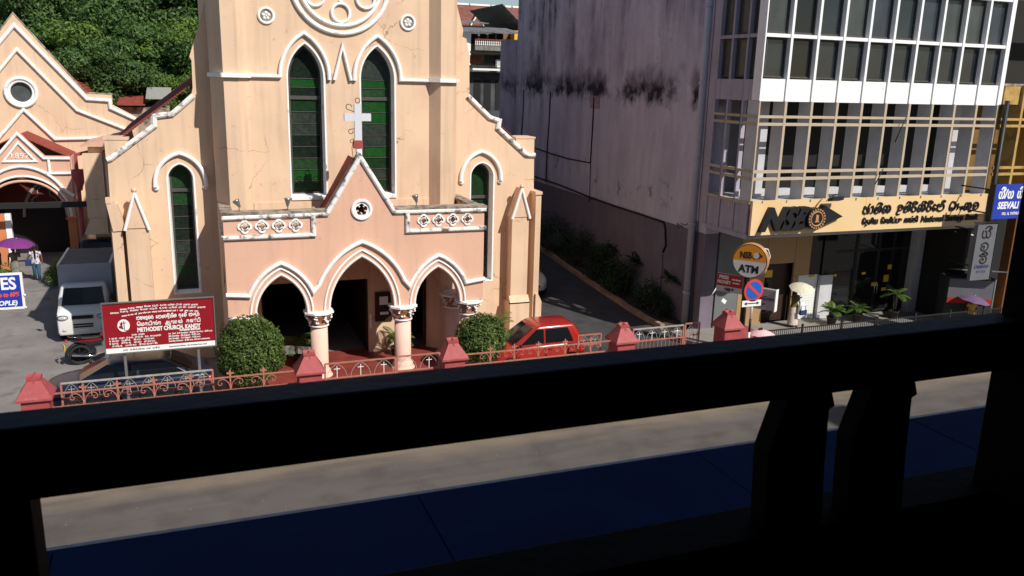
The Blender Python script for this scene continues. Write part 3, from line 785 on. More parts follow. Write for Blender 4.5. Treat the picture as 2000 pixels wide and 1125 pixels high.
an('beam', MB().box(-12, -2.2, 44.6, 44.72, 3.15, 3.42), 'plastic')
dt = bpy.data.curves.new('year', 'FONT'); dt.body = '1897'; dt.size = .42; dt.extrude = .02; dt.align_x = 'CENTER'
def text_obj(body, size, loc, m, parent, rot=(PI / 2, 0, 0), extrude=.006, bold=0.0, shear=0, ax_='CENTER', sx=1.0, name='lettering', spacing=1.0, fit=None):
    c = bpy.data.curves.new(name, 'FONT'); c.body = body; c.size = size; c.extrude = extrude; c.offset = bold; c.shear = shear
    c.align_x = ax_; c.space_character = spacing; c.resolution_u = 3
    t = bpy.data.objects.new('t', c); COL.objects.link(t)
    dg = bpy.context.evaluated_depsgraph_get()
    me = bpy.data.meshes.new_from_object(t.evaluated_get(dg)); me.name = name
    bpy.data.objects.remove(t); bpy.data.curves.remove(c)
    me.materials.clear(); me.materials.append(m)
    if fit:
        xs_ = [v.co.x for v in me.vertices]; k_ = fit / (max(xs_) - min(xs_)); sx = k_
    mt = Matrix.Translation(loc) @ Matrix([list(r) for r in __import__('mathutils').Euler(rot).to_matrix().to_4x4()]) @ Matrix.Diagonal((sx, 1, 1, 1))
    me.transform(mt)
    o = bpy.data.objects.new(name, me); COL.objects.link(o)
    if parent is not None:
        o.parent = parent
        p = parent; mtx = Matrix.Identity(4)
        while p is not None:
            mtx = (p.matrix_parent_inverse @ Matrix.Translation(p.location) @ p.rotation_euler.to_matrix().to_4x4()) @ mtx; p = p.parent
        o.matrix_parent_inverse = mtx.inverted()
    return o
bpy.data.curves.remove(dt)
text_obj('1897', .36, (px_, YQ - .02, 5.27), M['white'], ann, extrude=.02, bold=0, spacing=1.2)
# passage between hall and church: red downpipe with hopper, link block
lk = thing('link_block', 'peach link block with small buttresses between the hall and the church', 'building', (-4, 44, 0))
MB().box(-4.2, -2.5, 42.5, 46, 0, 6.2).build('wall', M['peach'], lk)
MB().prism([(-4.5, 6.2), (-2.4, 6.2), (-2.5, 6.75), (-4.3, 6.3)], 42.2, 46).build('coping', M['peachp'], lk)
MB().box(-4.4, -3.6, 42.0, 42.45, 3.0, 5.9).prism([(-4.6, 2.3), (-3.6, 2.3), (-3.6, 3.0), (-4.3, 3.0)], 41.8, 42.45).build('buttress', M['peach'], lk)
dp = thing('red_downpipe', 'red painted downpipe with hopper head between the hall and the church', 'pipe', (-4.9, 45, 0))
MB().tube([(-5.0, 45, 0), (-5.0, 45, 4.0)], .10, 10).build('pipe', M['redgate'], dp)
MB().lathe([(.12, 3.9), (.16, 4.1), (.30, 4.45), (.32, 4.75), (.30, 4.9)], (-4.95, 45, 0), 10).build('hopper', M['redgate'], dp)
MB().tube([(-5.0, 45, 4.8), (-5.0, 45, 5.6), (-3.9, 45, 5.85)], .12, 4).build('elbow', M['redgate'], dp)

# small roofs behind, between hall gable and church
sh = thing('red_roof_shed', 'low shed with red and grey sheet roof behind the church roof', 'shed', (-4, 58, 0))
MB().box(at(232, 205, y=57).x, at(330, 205, y=57).x, 57, 60, 0, 7.4).build('wall', M['coping'], sh)
MB().hexa([(x, y, z + q) for x in (at(228, 205, y=56.5).x, at(283, 205, y=56.5).x) for (y, z) in ((56.5, 7.55), (60, 8.0)) for q in (-.05, 0)]).build('roof', M['roof'], sh)
MB().hexa([(x, y, z + q) for x in (at(285, 200, y=56.5).x, at(335, 200, y=56.5).x) for (y, z) in ((56.5, 7.95), (60, 8.55)) for q in (-.05, 0)]).build('roof_sheet', M['greyrail'], sh)

# ================================================================== GREY WALL OF THE BUILDING BESIDE THE DRIVEWAY
def wallmat():
    m = bpy.data.materials.new('mouldy_grey_plaster'); m.use_nodes = True
    t = m.node_tree; N = t.nodes; L = t.links; b = N['Principled BSDF']; b.inputs['Roughness'].default_value = .9; b.inputs['Specular IOR Level'].default_value = .15
    g = N.new('ShaderNodeNewGeometry'); pos = g.outputs['Position']
    sp = N.new('ShaderNodeSeparateXYZ'); L.new(pos, sp.inputs[0])
    def nz(sc, scale=(1, 1, 1), det=6, off=0):
        mp = N.new('ShaderNodeMapping'); mp.inputs['Scale'].default_value = scale; mp.inputs['Location'].default_value = (off, off, off)
        n = N.new('ShaderNodeTexNoise'); n.inputs['Scale'].default_value = sc; n.inputs['Detail'].default_value = det; n.inputs['Roughness'].default_value = .62
        L.new(pos, mp.inputs[0]); L.new(mp.outputs[0], n.inputs[0]); return n.outputs['Fac']
    def rg(s_, a, b_, c, d):
        r = N.new('ShaderNodeMapRange'); L.new(s_, r.inputs[0])
        for i, v in enumerate((a, b_, c, d)): r.inputs[i + 1].default_value = v
        return r.outputs[0]
    def mt_(op, a, b_):
        x = N.new('ShaderNodeMath'); x.operation = op; x.use_clamp = False
        for i, q in enumerate((a, b_)):
            if isinstance(q, (int, float)): x.inputs[i].default_value = q
            else: L.new(q, x.inputs[i])
        return x.outputs[0]
    def mx(f, a, b_):
        x = N.new('ShaderNodeMix'); x.data_type = 'RGBA'
        if isinstance(f, float): x.inputs[0].default_value = f
        else: L.new(f, x.inputs[0])
        for s_, q in ((x.inputs[6], a), (x.inputs[7], b_)):
            if isinstance(q, tuple): s_.default_value = (*q, 1)
            else: L.new(q, s_)
        return x.outputs[2]
    c = mx(rg(nz(.35), .35, .65, 0, 1), (0.58, 0.55, 0.64), (0.49, 0.47, 0.57))
    c = mx(rg(nz(1.7, (1, 1, .2), 8), .40, .70, 0, .5), c, (0.27, 0.255, 0.31))
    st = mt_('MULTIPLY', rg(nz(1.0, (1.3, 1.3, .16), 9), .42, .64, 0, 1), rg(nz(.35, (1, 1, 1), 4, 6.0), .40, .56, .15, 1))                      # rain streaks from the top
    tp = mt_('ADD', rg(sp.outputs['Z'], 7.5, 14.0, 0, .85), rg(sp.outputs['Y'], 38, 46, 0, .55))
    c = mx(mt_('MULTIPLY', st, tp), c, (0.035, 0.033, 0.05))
    zn = mt_('ADD', sp.outputs['Z'], mt_('MULTIPLY', nz(2.0, (1, 1, .8), 9, 12), 1.7))
    bd = mt_('MULTIPLY', rg(zn, 9.5, 10.0, 0, 1), rg(zn, 10.2, 11.2, 1, 0))      # mould along the floor slab
    bd = mt_('MULTIPLY', bd, rg(nz(.45, (1, 1, .9), 9, 3.1), .44, .56, 0, 1))
    c = mx(bd, c, (0.03, 0.028, 0.04))
    b2 = mt_('MULTIPLY', rg(sp.outputs['Z'], 4.3, 4.9, 0, 1), rg(sp.outputs['Z'], 5.2, 5.9, 1, 0))
    b2 = mt_('MULTIPLY', b2, rg(nz(.9, (1, 1, 1), 8, 9.1), .55, .66, 0, .9))
    c = mx(b2, c, (0.05, 0.045, 0.05))
    cl = mt_('MULTIPLY', rg(nz(6.0, (1, 1, .9), 6, 5), .60, .72, 0, .5), rg(nz(.5, (1, 1, 1), 3, 2), .5, .6, 0, 1))
    c = mx(cl, c, (0.06, 0.055, 0.06))
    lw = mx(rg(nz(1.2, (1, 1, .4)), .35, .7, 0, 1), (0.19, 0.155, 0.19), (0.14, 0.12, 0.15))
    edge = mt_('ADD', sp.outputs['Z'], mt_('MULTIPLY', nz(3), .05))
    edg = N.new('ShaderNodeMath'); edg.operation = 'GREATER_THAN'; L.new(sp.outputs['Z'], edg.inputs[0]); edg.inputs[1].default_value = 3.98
    c = mx(edg.outputs[0], lw, c)  # lower wall coloured darker, in place of weaker bounced light
    L.new(c, b.inputs['Base Color'])
    bp = N.new('ShaderNodeBump'); bp.inputs['Strength'].default_value = .35; bp.inputs['Distance'].default_value = .03
    L.new(nz(9, (1, 1, 1), 7), bp.inputs['Height']); L.new(bp.outputs[0], b.inputs['Normal'])
    return m
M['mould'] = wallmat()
gw = thing('grey_side_building', 'tall mould-streaked mauve grey blank side wall along the driveway', 'building', (18.6, 38, 0))
gp = lambda name, mb, m, parent=gw: mb.build(name, M[m], parent)
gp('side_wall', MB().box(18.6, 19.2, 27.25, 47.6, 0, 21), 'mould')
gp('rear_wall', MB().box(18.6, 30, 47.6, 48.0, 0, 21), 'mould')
gp('roof', MB().box(18.6, 30, 27.3, 48, 21, 21.2), 'coping')
def wires(name, label, path, r=.025, m='black'):
    o = MB().tube(path, r, 5).build(name, M[m]); tag(o, label, 'cable'); return o
P3 = lambda *q: [at(a, b, x=18.56) for a, b in q]
wires('wall_cable', 'black cable looping down the grey wall from the bricked patch', P3((1160, 190), (1157, 250), (1153, 318), (1110, 310), (1070, 298), (1042, 288)), .035)
wires('wall_cable', 'thin black cable continuing straight down the grey wall below the loop', P3((1153, 320), (1152, 360), (1151, 395)), .018)
wires('sagging_cable', 'long sagging black cable along the foot of the brighter upper part of the grey wall', P3((1040, 343), (1090, 360), (1150, 384), (1200, 402), (1250, 418), (1296, 434), (1299, 445), (1300, 480), (1294, 493)), .045)
wires('wall_cable', 'short thin black cable low on the grey wall above the shrubs', P3((1294, 496), (1293, 530), (1289, 575)), .014)
wires('wall_cable', 'black vertical cable on the grey wall left of the loop', P3((1075, 178), (1072, 240), (1068, 300), (1066, 355)), .03)
wires('wall_cable', 'faint black vertical cable near the far end of the grey wall', P3((1023, 175), (1021, 230), (1018, 265)), .03)
bpch = tag(MB().hexa([(x, y, z) for x in (18.575, 18.7) for y in (36.9, 37.9) for z in (8.35, 8.95)]).build('bricked_patch', mat('patch_plaster', (0.30, 0.23, 0.25), var=.4, vs=5, streak=.8)), 'small brownish bricked-up vent patch on the grey wall', 'patch')
dpp = thing('grey_drainpipe', 'fat grey drainpipe at the street corner of the grey wall', 'pipe', (18.5, 27.9, 0))
M['pvc'] = mat('grey_pvc', (0.44, 0.44, 0.50), rough=.5, var=.08)
MB().tube([(18.44, 28.0, .1), (18.44, 28.0, 21)], .14, 12).build('pipe', M['pvc'], dpp)
for z in (1.4, 4.2, 6.9, 9.6, 12.4): MB().tube([(18.44, 28.0, z), (18.44, 28.0, z + .12)], .165, 12).build('collar', M['pvc'], dpp)
wires('drain_cable', 'thin black cable running beside the grey drainpipe', [(18.55, 27.70, .2), (18.52, 27.72, 6), (18.55, 27.70, 21)], .02)
brk = wires('iron_wall_hook', 'bent black iron hook sticking out of the grey wall beside the drainpipe', [at(a, b, x=x_) for a, b, x_ in ((1345, 436, 18.55), (1338, 440, 18.4), (1330, 436, 18.3), (1334, 444, 18.3), (1322, 436, 18.25), (1326, 446, 18.25))], .02)
# rear block beyond the wall
rb = thing('rear_grey_block', 'dark stained grey block at the far end of the driveway', 'building', (18.5, 49, 0))
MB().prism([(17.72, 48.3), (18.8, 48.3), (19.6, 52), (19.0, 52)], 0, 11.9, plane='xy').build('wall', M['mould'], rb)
MB().tube([at(1013, 70, y=48.2), at(1003, 420, y=48.2)], .07, 8).build('drain', M['pvc'], rb)

# ================================================================== THE BANK
X0, X1, YB = 18.5, 29.75, 24.6
NB = 10; BW = (X1 - X0) / NB
bank = thing('bank_building', 'white and beige office block with finned facade above the yellow bank sign', 'bank', (X0, YB, 0))
M['bankwhite'] = mat('white_facade_paint', (0.80, 0.80, 0.80), var=.04, vs=2, bump=.1, col2=(0.5, 0.5, 0.5), c2s=5, c2t=(.66, .8))
M['beige'] = mat('beige_fin_paint', (0.46, 0.37, 0.27), var=.05, vs=3, bump=.08)
M['fingrey'] = mat('grey_fin_side', (0.50, 0.50, 0.52), var=.08, vs=2)
M['mauve'] = mat('mauve_side_paint', (0.38, 0.345, 0.41), var=.1, vs=1.5, streak=.5)
M['yellowp'] = mat('yellow_facade_paint', (0.46, 0.30, 0.10), var=.12, vs=2, col2=(0.28, 0.15, 0.04), c2s=2, c2t=(.5, .7))
def glassmat(name, c, r=.08):
    return mat(name, c, rough=r, var=.35, vs=.9, bump=.03, bs=3, spec=.6)
M['bankglass'] = glassmat('dusty_office_glass', (0.016, 0.021, 0.026))
M['darkglass'] = mat('dark_shop_glass', (0.008, 0.009, 0.009), rough=.06, var=0, bump=0, spec=.5)
M['bankglass3'] = glassmat('bluish_office_glass', (0.028, 0.034, 0.046), .15)
M['bankglass2'] = glassmat('pale_curtained_glass', (0.045, 0.052, 0.05), .2)
bk = lambda name, mb, m, parent=bank: mb.build(name, M[m] if isinstance(m, str) else m, parent)
bk('rear_wall', MB().box(18.7, X1, 27.6, 28.0, 4.3, 21), 'fingrey')
bk('office_core', MB().box(18.8, X1 - .05, 25.55, 25.65, 9.85, 20), 'black')
FG = bpy.data.materials['grey_fin_side']
# slabs
bk('floor_slab', MB().box(X0 + .1, X1, YB + .14, 27.6, 9.12, 9.80), 'bankwhite')
bk('floor_slab', MB().box(X0 + .1, X1, YB + .02, 27.6, 5.35, 5.60), 'fingrey')
bk('roof', MB().box(X0, X1, YB, 28, 20, 20.4), 'coping')
for i in range(NB + 1):
    x = X0 + i * BW; last = i == NB
    f = bk('mullion', MB().box(x - (.05 if i else 0), x + (.05 if not last else .16), YB - .02, YB + .42, 9.12 if i not in (0, 10) else 9.10, 20), 'bankwhite')
    g = bk('fin', MB().box(x - (.045 if i else 0), x + .045, YB - .02, YB + .60, 5.58, 9.115), 'fingrey')
    bk('fin_edge', MB().box(x - (.05 if i else 0) - .002, x + .05, YB - .05, YB - .022, 5.60, 9.10), 'beige', g)
for i in range(NB):
    a, b = X0 + i * BW + .052, X0 + (i + 1) * BW - .052
    bk('spandrel', MB().box(a, b, YB + .03, YB + .13, 9.10, 9.86), 'bankwhite')
    for z0, z1 in ((8.53, 8.62), (8.27, 8.37), (6.62, 6.72), (6.36, 6.46)):
        bk('rail_bar', MB().box(a, b, YB - .045, YB + .06, z0, z1), 'beige')
    for z0, z1 in ((11.24, 11.36), (12.95, 13.12), (14.9, 15.0)):
        bk('transom', MB().box(a, b, YB + .0, YB + .16, z0, z1), 'bankwhite')
    for k, (z0, z1) in enumerate(((9.9, 11.22), (11.38, 12.93), (13.14, 14.9))):
        wn = bk('window', MB().prism([(a, z0), (b, z0), (b, z1), (a, z1)], YB + .18, YB + .24, holes=[[(a + .06, z0 + .06), (b - .06, z0 + .06), (b - .06, z1 - .06), (a + .06, z1 - .06)]]), 'winframe')
        bk('pane', MB().box(a + .06, b - .06, YB + .205, YB + .215, z0 + .06, z1 - .06), 'darkglass' if i == 1 else random.choice(('bankglass', 'bankglass', 'bankglass3', 'bankglass2')), wn)
# open gallery behind the fins
bk('gallery_wall', MB().box(19.6, X1, 26.6, 26.75, 5.6, 9.1), 'black')
bk('gallery_ledge', MB().box(X0 + .3, X1, 25.7, 25.9, 5.6, 5.9), 'fingrey')
bk('gallery_column', MB().box(X1 - 1.0, X1 - .5, 25.6, 26.0, 5.6, 9.1), 'fingrey')
bk('gallery_column', MB().box(X0 + .9, X0 + 1.25, 25.6, 26.0, 5.6, 9.1), 'fingrey')
# left return of the box
for j in range(4):
    y = YB + .02 + j * .90 if j < 3 else 27.25
    if j: 
        bk('side_fin', MB().box(X0, X0 + .16, y - .05, y + .05, 4.42, 9.10), 'mauve')
        bk('side_mullion', MB().box(X0, X0 + .16, y - .05, y + .05, 9.83, 20), 'mauve')
ys = [YB + .02, YB + .92, YB + 1.82, 27.25]
bk('side_spandrel', MB().box(X0 + .02, X0 + .12, YB + .45, 27.28, 9.10, 9.83), 'mauve')
bk('side_spandrel', MB().box(X0 + .04, X0 + .12, YB + .1, 27.2, 4.42, 5.55), 'mauve')
bk('side_pier', MB().box(X0 + .02, X0 + .14, 27.3, 27.9, 4.4, 20), 'mauve')
bk('side_beam', MB().box(X0 + .0, X0 + .3, YB, 27.2, 4.25, 4.42), 'mauve')
for a, b in zip(ys[:-1], ys[1:]):
    for z0, z1 in ((8.53, 8.62), (8.27, 8.37), (6.62, 6.72), (6.36, 6.46), (5.5, 5.6)):
        bk('side_bar', MB().box(X0 - .03, X0 + .09, a + .05, b - .05, z0, z1), 'beige')
    bk('side_transom', MB().box(X0 + .012, X0 + .14, a + .05, b - .05, 11.24, 11.36), 'mauve')
    for z0, z1 in ((9.9, 11.22), (11.38, 14)):
        wn = bk('side_window', MB().prism([(a + .06, z0), (b - .06, z0), (b - .06, z1), (a + .06, z1)], X0 + .16, X0 + .2, plane='yz', holes=[[(a + .12, z0 + .06), (b - .12, z0 + .06), (b - .12, z1 - .06), (a + .12, z1 - .06)]]), 'winframe')
        bk('pane', MB().box(X0 + .175, X0 + .185, a + .12, b - .12, z0 + .06, z1 - .06), 'bankglass2', wn)
# ground floor
M['cladgrey'] = mat('dark_grey_cladding', (0.14, 0.15, 0.15), rough=.5, var=.1, vs=1)
M['tan'] = mat('tan_cladding', (0.36, 0.22, 0.10), rough=.5, var=.05, vs=1)
YG = 27.2
bk('soffit', MB().box(X0 + .2, X1, YB + .1, YG, 4.25, 4.40), 'fingrey')
for k, (a, b) in enumerate(((19.25, 20.3), (20.32, 21.55))):
    bk('cladding_panel', MB().box(a, b, YG, YG + .1, .13, 4.24), 'cladgrey' if k == 0 else 'tan')
bk('cladding_panel', MB().box(21.57, 22.95, YG, YG + .1, 2.62, 4.24), 'tan')
bk('cladding_panel', MB().box(22.97, 23.75, YG, YG + .1, 2.05, 4.24), 'tan')
bk('cladding_panel', MB().box(22.97, 23.25, YG, YG + .1, .13, 2.03), 'tan')
dr = bk('entrance_door', MB().box(21.57, 22.95, YG + .3, YG + .36, .13, 2.6), 'door')
bk('door_glass', MB().box(21.65, 22.15, YG + .28, YG + .295, .5, 2.5), 'darkglass', dr)
bk('door_notice', MB().box(21.75, 22.12, YG + .26, YG + .278, 2.0, 2.3), 'yplate', dr)
shm = MB()
shut = bk('roller_shutter', MB().box(23.27, 24.35, YG + .14, YG + .2, .13, 2.05), 'whitemetal')
for k in range(17):
    bk('slat', MB().box(23.29, 24.33, YG + .115, YG + .138, .14 + k * .112, .14 + k * .112 + .10), 'whitemetal', shut)
bk('shutter_head', MB().box(23.27, 24.35, YG + .02, YG + .2, 2.06, 4.24), 'darkglass')
bk('grey_pillar', MB().box(24.37, 25.0, YG - .05, YG + .25, .13, 2.0), 'fingrey')
bk('grey_pillar', MB().box(24.37, 25.0, YG - .05, YG + .25, 2.02, 4.24), 'darkglass')
for a, b in ((25.02, 26.2), (26.22, 27.4), (27.42, 28.2), (28.22, 29.1)):
    gl = bk('shop_window', MB().prism([(a, .2), (b, .2), (b, 4.2), (a, 4.2)], YG + .05, YG + .13, holes=[[(a + .06, .3), (b - .06, .3), (b - .06, 2.9), (a + .06, 2.9)], [(a + .06, 3.0), (b - .06, 3.0), (b - .06, 4.1), (a + .06, 4.1)]]), 'plastic')
    bk('pane', MB().box(a + .06, b - .06, YG + .08, YG + .09, .3, 4.1), 'darkglass', gl)
bk('grey_pillar', MB().box(29.12, 29.55, YG - .3, YG + .2, .13, 4.24), 'fingrey')
M['sticker'] = mat('orange_sticker', (0.75, 0.42, 0.04), rough=.5, var=0, bump=0)
for x, z, w_, h in ((27.2, 1.35, .3, .16), (27.85, 1.5, .26, .3), (28.0, 2.05, .2, .2), (27.8, 1.1, .25, .14), (25.1, 1.9, .14, .10), (26.6, 1.9, .2, .1), (23.9, 1.95, .2, .08)):
    bk('door_sticker', MB().box(x, x + w_, YG + .02, YG + .045, z, z + h), 'sticker')
for x in (27.38, 27.52):
    bk('door_handle', MB().tube([(x, YG - .0, 1.0), (x, YG - .0, 1.5)], .015, 6), 'chrome')
bk('interior', MB().box(19, 29.6, YG + .4, YG + .5, 0, 4.2), 'black')

# yellow house beyond the bank
yh = thing('yellow_finned_house', 'dirty yellow finned house continuing right of the bank', 'building', (31, 25, 0))
M['darkorange'] = mat('dull_orange_pier', (0.16, 0.06, 0.02), var=.2)
yk = lambda name, mb, m: mb.build(name, M[m] if isinstance(m, str) else m, yh)
yk('spandrel', MB().box(30.15, 40, YB + .1, YB + .2, 9.15, 9.85), 'yellowp')
for i in range(7):
    x = 31.1 + i * 1.2
    yk('fin', MB().box(x - .06, x + .06, YB - .03, YB + .8, 5.3, 9.9), 'yellowp')
for i in range(7):
    a = 30.0 + .05 if i == 0 else 31.1 + (i - 1) * 1.2 + .065
    b = 31.1 + i * 1.2 - .065
    for z0, z1 in ((8.53, 8.62), (8.27, 8.37), (6.62, 6.72), (6.36, 6.46)):
        yk('rail_bar', MB().box(a, b, YB - .03, YB + .06, z0, z1), 'yellowp')
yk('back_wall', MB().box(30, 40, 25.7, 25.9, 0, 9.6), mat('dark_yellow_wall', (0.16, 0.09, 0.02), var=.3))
yk('upper_wall', MB().box(30.4, 40, 26.6, 26.9, 9.6, 20), 'roomdark')
yk('ledge', MB().box(30.05, 40, YB + .1, 26.6, 9.86, 9.95), 'coping')
yk('top_slab', MB().box(30.0, 40, YB - .1, YB + .4, 13.1, 13.3), 'bankwhite')
yk('shop_pier', MB().box(31.6, 32.1, 24.4, 24.8, .13, 5), 'darkorange')
yk('shop_front', MB().box(29.8, 40, 25.5, 25.6, .13, 5.2), 'black')
yk('party_wall', MB().box(29.62, 29.79, 24.9, 28, .13, 5.2), 'roomdark')

# ================================================================== FAR BUILDINGS AT THE END OF THE ALLEY
fb = thing('balcony_house', 'old grey house with ornate balcony seen between church and grey wall', 'building', (22.5, 62, 0))
fk = lambda name, mb, m: mb.build(name, M[m] if isinstance(m, str) else m, fb)
yF = 62.0
F = lambda px, py, y=yF: at(px, py, y=y)
def fbox(name, px0, py0, px1, py1, y0, y1, m, holes=None):
    a = F(px0, py0); b = F(px1, py1); return fk(name, MB().box(min(a.x, b.x), max(a.x, b.x), y0, y1, min(a.z, b.z), max(a.z, b.z)), m)
M['oldwall'] = mat('old_grey_wall', (0.20, 0.19, 0.17), var=.25, vs=2, streak=.6)
fk('wall', MB().box(17, 24.3, yF + .2, yF + 10, 0, 10.6), 'oldwall')
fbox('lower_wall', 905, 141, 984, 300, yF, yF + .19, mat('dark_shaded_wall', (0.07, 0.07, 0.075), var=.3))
bl = fbox('balcony_parapet', 918, 90, 984, 101, yF - 1.2, yF - 1.0, 'oldwall')
a = F(918, 90); b = F(984, 80)
for i in range(18):
    x = a.x + (b.x - a.x) * (i + .5) / 18
    fk('baluster', MB().lathe([(.03, 0), (.07, .1), (.03, .2), (.06, .3), (.03, .42)], (x, yF - 1.1, a.z), 6), 'whitemetal')
fk('balcony_rail', MB().box(a.x, b.x, yF - 1.2, yF - 1.0, a.z + .42, a.z + .5), 'roof')
fk('balcony_floor', MB().box(a.x, b.x, yF - 1.0, yF, a.z - .5, a.z - .35), 'oldwall')
for px in (928, 945, 962, 978):
    p = F(px, 66); q = F(px, 86)
    fk('upper_opening', MB().box(p.x - .25, p.x + .25, yF + .1, yF + .19, q.z, p.z), 'black')
for k, px in enumerate((930, 958, 978)):
    p = F(px, 108); q = F(px, 130)
    fk('window', MB().box(p.x - .5, p.x + .4, yF + .0 - .03, yF + .0 - .01, q.z + .2, p.z), 'maroon' if k == 0 else 'black')
fk('ledge', MB().box(F(916, 135).x, F(984, 135).x, yF - .9, yF - .02, F(950, 138).z, F(950, 134).z), 'whitemetal')
for px in (932, 952, 974):
    p = F(px, 156); q = F(px, 215)
    fk('window', MB().box(p.x - .28, p.x + .28, yF - .03, yF - .01, q.z, p.z), 'black')
ac = fk('air_conditioner', MB().box(F(967, 125).x, F(977, 125).x, yF - .5, yF - .1, F(970, 131).z, F(970, 117).z), 'whitemetal')
for k in range(6):
    z = F(970, 131).z + .08 + k * .09
    MB().box(F(968, 125).x, F(976, 125).x, yF - .52, yF - .505, z, z + .035).build('slat', M['greyrail'], ac)
z0 = F(950, 62).z
M['sheet'] = mat('grey_roof_sheet', (0.15, 0.15, 0.16), var=.35, vs=3, bump=.4)
for k in range(9):
    xx = 19.2 + k * .55
    fk('roof_sheet', MB().hexa([(x, y, z + q) for x in (xx, xx + .54) for (y, z) in ((yF - 1.6, z0 - .1 + random.uniform(-.04, .04)), (yF + 3, z0 + .50)) for q in (-.05, 0)]), 'sheet')
fk('upper_roof', MB().hexa([(x, y, z + q) for x in (18.5, 22.4) for (y, z) in ((yF + 2, z0 + .75), (yF + 6, z0 + 1.15)) for q in (-.06, 0)]), 'sheet')
th = thing('brown_gabled_house', 'brown house with grey tiled gable beside the grey wall at the far end', 'building', (24, 62, 0))
tk = lambda name, mb, m: mb.build(name, M[m] if isinstance(m, str) else m, th)
tk('wall', MB().box(24.2, 27.5, 66, 74, 0, 13.2), mat('brown_wall', (0.22, 0.12, 0.06), var=.2))
tk('yellow_wall', MB().box(24.9, 27, 65, 65.9, 12.4, 13.4), mat('bright_yellow_wall', (0.75, 0.42, 0.05), var=.05))
tk('window', MB().box(25.35, 25.65, 64.93, 64.99, 12.6, 13.2), 'black')
for k in range(8):
    tk('roof_tile_row', MB().hexa([(x, y, z + q) for (x, z) in ((24.1 + k * .33, 15.4 - k * .28), (24.46 + k * .33, 15.13 - k * .28)) for y in (65.7, 74) for q in (-.05, .03)]), 'sheet')
rh = thing('red_roof_hall', 'long red roofed hall with white dormer gables on the skyline', 'building', (32, 92, 0))
rk = lambda name, mb, m: mb.build(name, M[m] if isinstance(m, str) else m, rh)
rk('wall', MB().box(25, 40, 92, 100, 0, 15.4), 'bankwhite')
M['rust'] = mat('rust_red_roof', (0.20, 0.075, 0.055), var=.3, vs=1.5)
rk('roof', MB().hexa([(x, y, z + q) for x in (25, 40) for (y, z) in ((91, 15.3), (96, 17.75)) for q in (-.1, 0)]), 'rust')
for i in range(5):
    rk('ridge_cap', MB().box(26 + i * 2.6, 28.4 + i * 2.6, 95.8, 96.2, 17.72, 17.92), 'bankwhite')
for i in range(4):
    x = 29.5 + i * 1.9
    rk('dormer', MB().prism([(x, 15.2), (x + 1.5, 15.2), (x + .75, 16.35)], 90.3, 91.5), 'rust')
    rk('dormer_trim', MB().strip([(x, 15.2), (x + .75, 16.35), (x + 1.5, 15.2)], .16, 90.2, 90.32), 'bankwhite')

# ================================================================== HILL AND TREES
hv = []; hf = []
nx, ny = 40, 16
from mathutils import noise as mnoise
for j in range(ny + 1):
    for i in range(nx + 1):
        x = -80 + i * 3.2; y = 62 + j * 6
        z = 3.0 + max(0, (y - 64)) * .34 + 2.5 * mnoise.noise(Vector((x * .04, y * .04, 0)))
        z *= max(0.0, min(1, (30 - x) / 24)) if x > 6 else 1
        hv.append((x, y, z))
for j in range(ny):
    for i in range(nx):
        a = j * (nx + 1) + i; hf.append((a, a + 1, a + nx + 2, a + nx + 1))
M['hill'] = mat('hill_undergrowth', (0.045, 0.06, 0.025), var=.4, vs=1, bump=1)
struct('hillside', MB().add(hv, hf, True), M['hill'])
M['leaf'] = leafmat('tree_leaves', (0.035, 0.075, 0.025), (0.11, 0.20, 0.05), .3)
M['leaf2'] = leafmat('tree_leaves_light', (0.06, 0.11, 0.025), (0.17, 0.28, 0.05), .3)
M['bark'] = mat('bark', (0.10, 0.075, 0.055), var=.3, vs=4, bump=.5)
def leaf_cloud(mb, blobs, n, size, rng, droop=.3, shell=.55):
    """n leaf sprigs spread through several overlapping lumps, thickest near each lump's skin"""
    tot = sum(b[3] ** 2 for b in blobs)
    for (cx, cy, cz, r, sq) in blobs:
        for _ in range(int(n * r * r / tot)):
            d = Vector((rng.gauss(0, 1), rng.gauss(0, 1), rng.gauss(0, 1))).normalized()
            rad = r * (shell + (1 - shell) * rng.random() ** .6) * (1 + .18 * math.sin(d.x * 7 + cx) * math.cos(d.z * 6 + cz))
            p = Vector((cx, cy, cz)) + Vector((d.x * rad, d.y * rad, d.z * rad * sq))
            nrm = (d + Vector((rng.uniform(-.9, .9), rng.uniform(-.9, .9), rng.uniform(-.5, 1.1)))).normalized()
            u = nrm.cross(Vector((rng.uniform(-1, 1), rng.uniform(-1, 1), rng.uniform(-1, 1)))).normalized(); v = nrm.cross(u)
            s_ = size * rng.uniform(.6, 1.3)
            k = len(mb.v)
            mb.v += [tuple(p - u * s_), tuple(p + v * s_ * .45 - nrm * s_ * .1), tuple(p + u * s_ - nrm * s_ * droop), tuple(p - v * s_ * .45 - nrm * s_ * .1)]
            mb.f.append((k, k + 1, k + 2, k + 3)); mb.sm.append(False)
    return mb
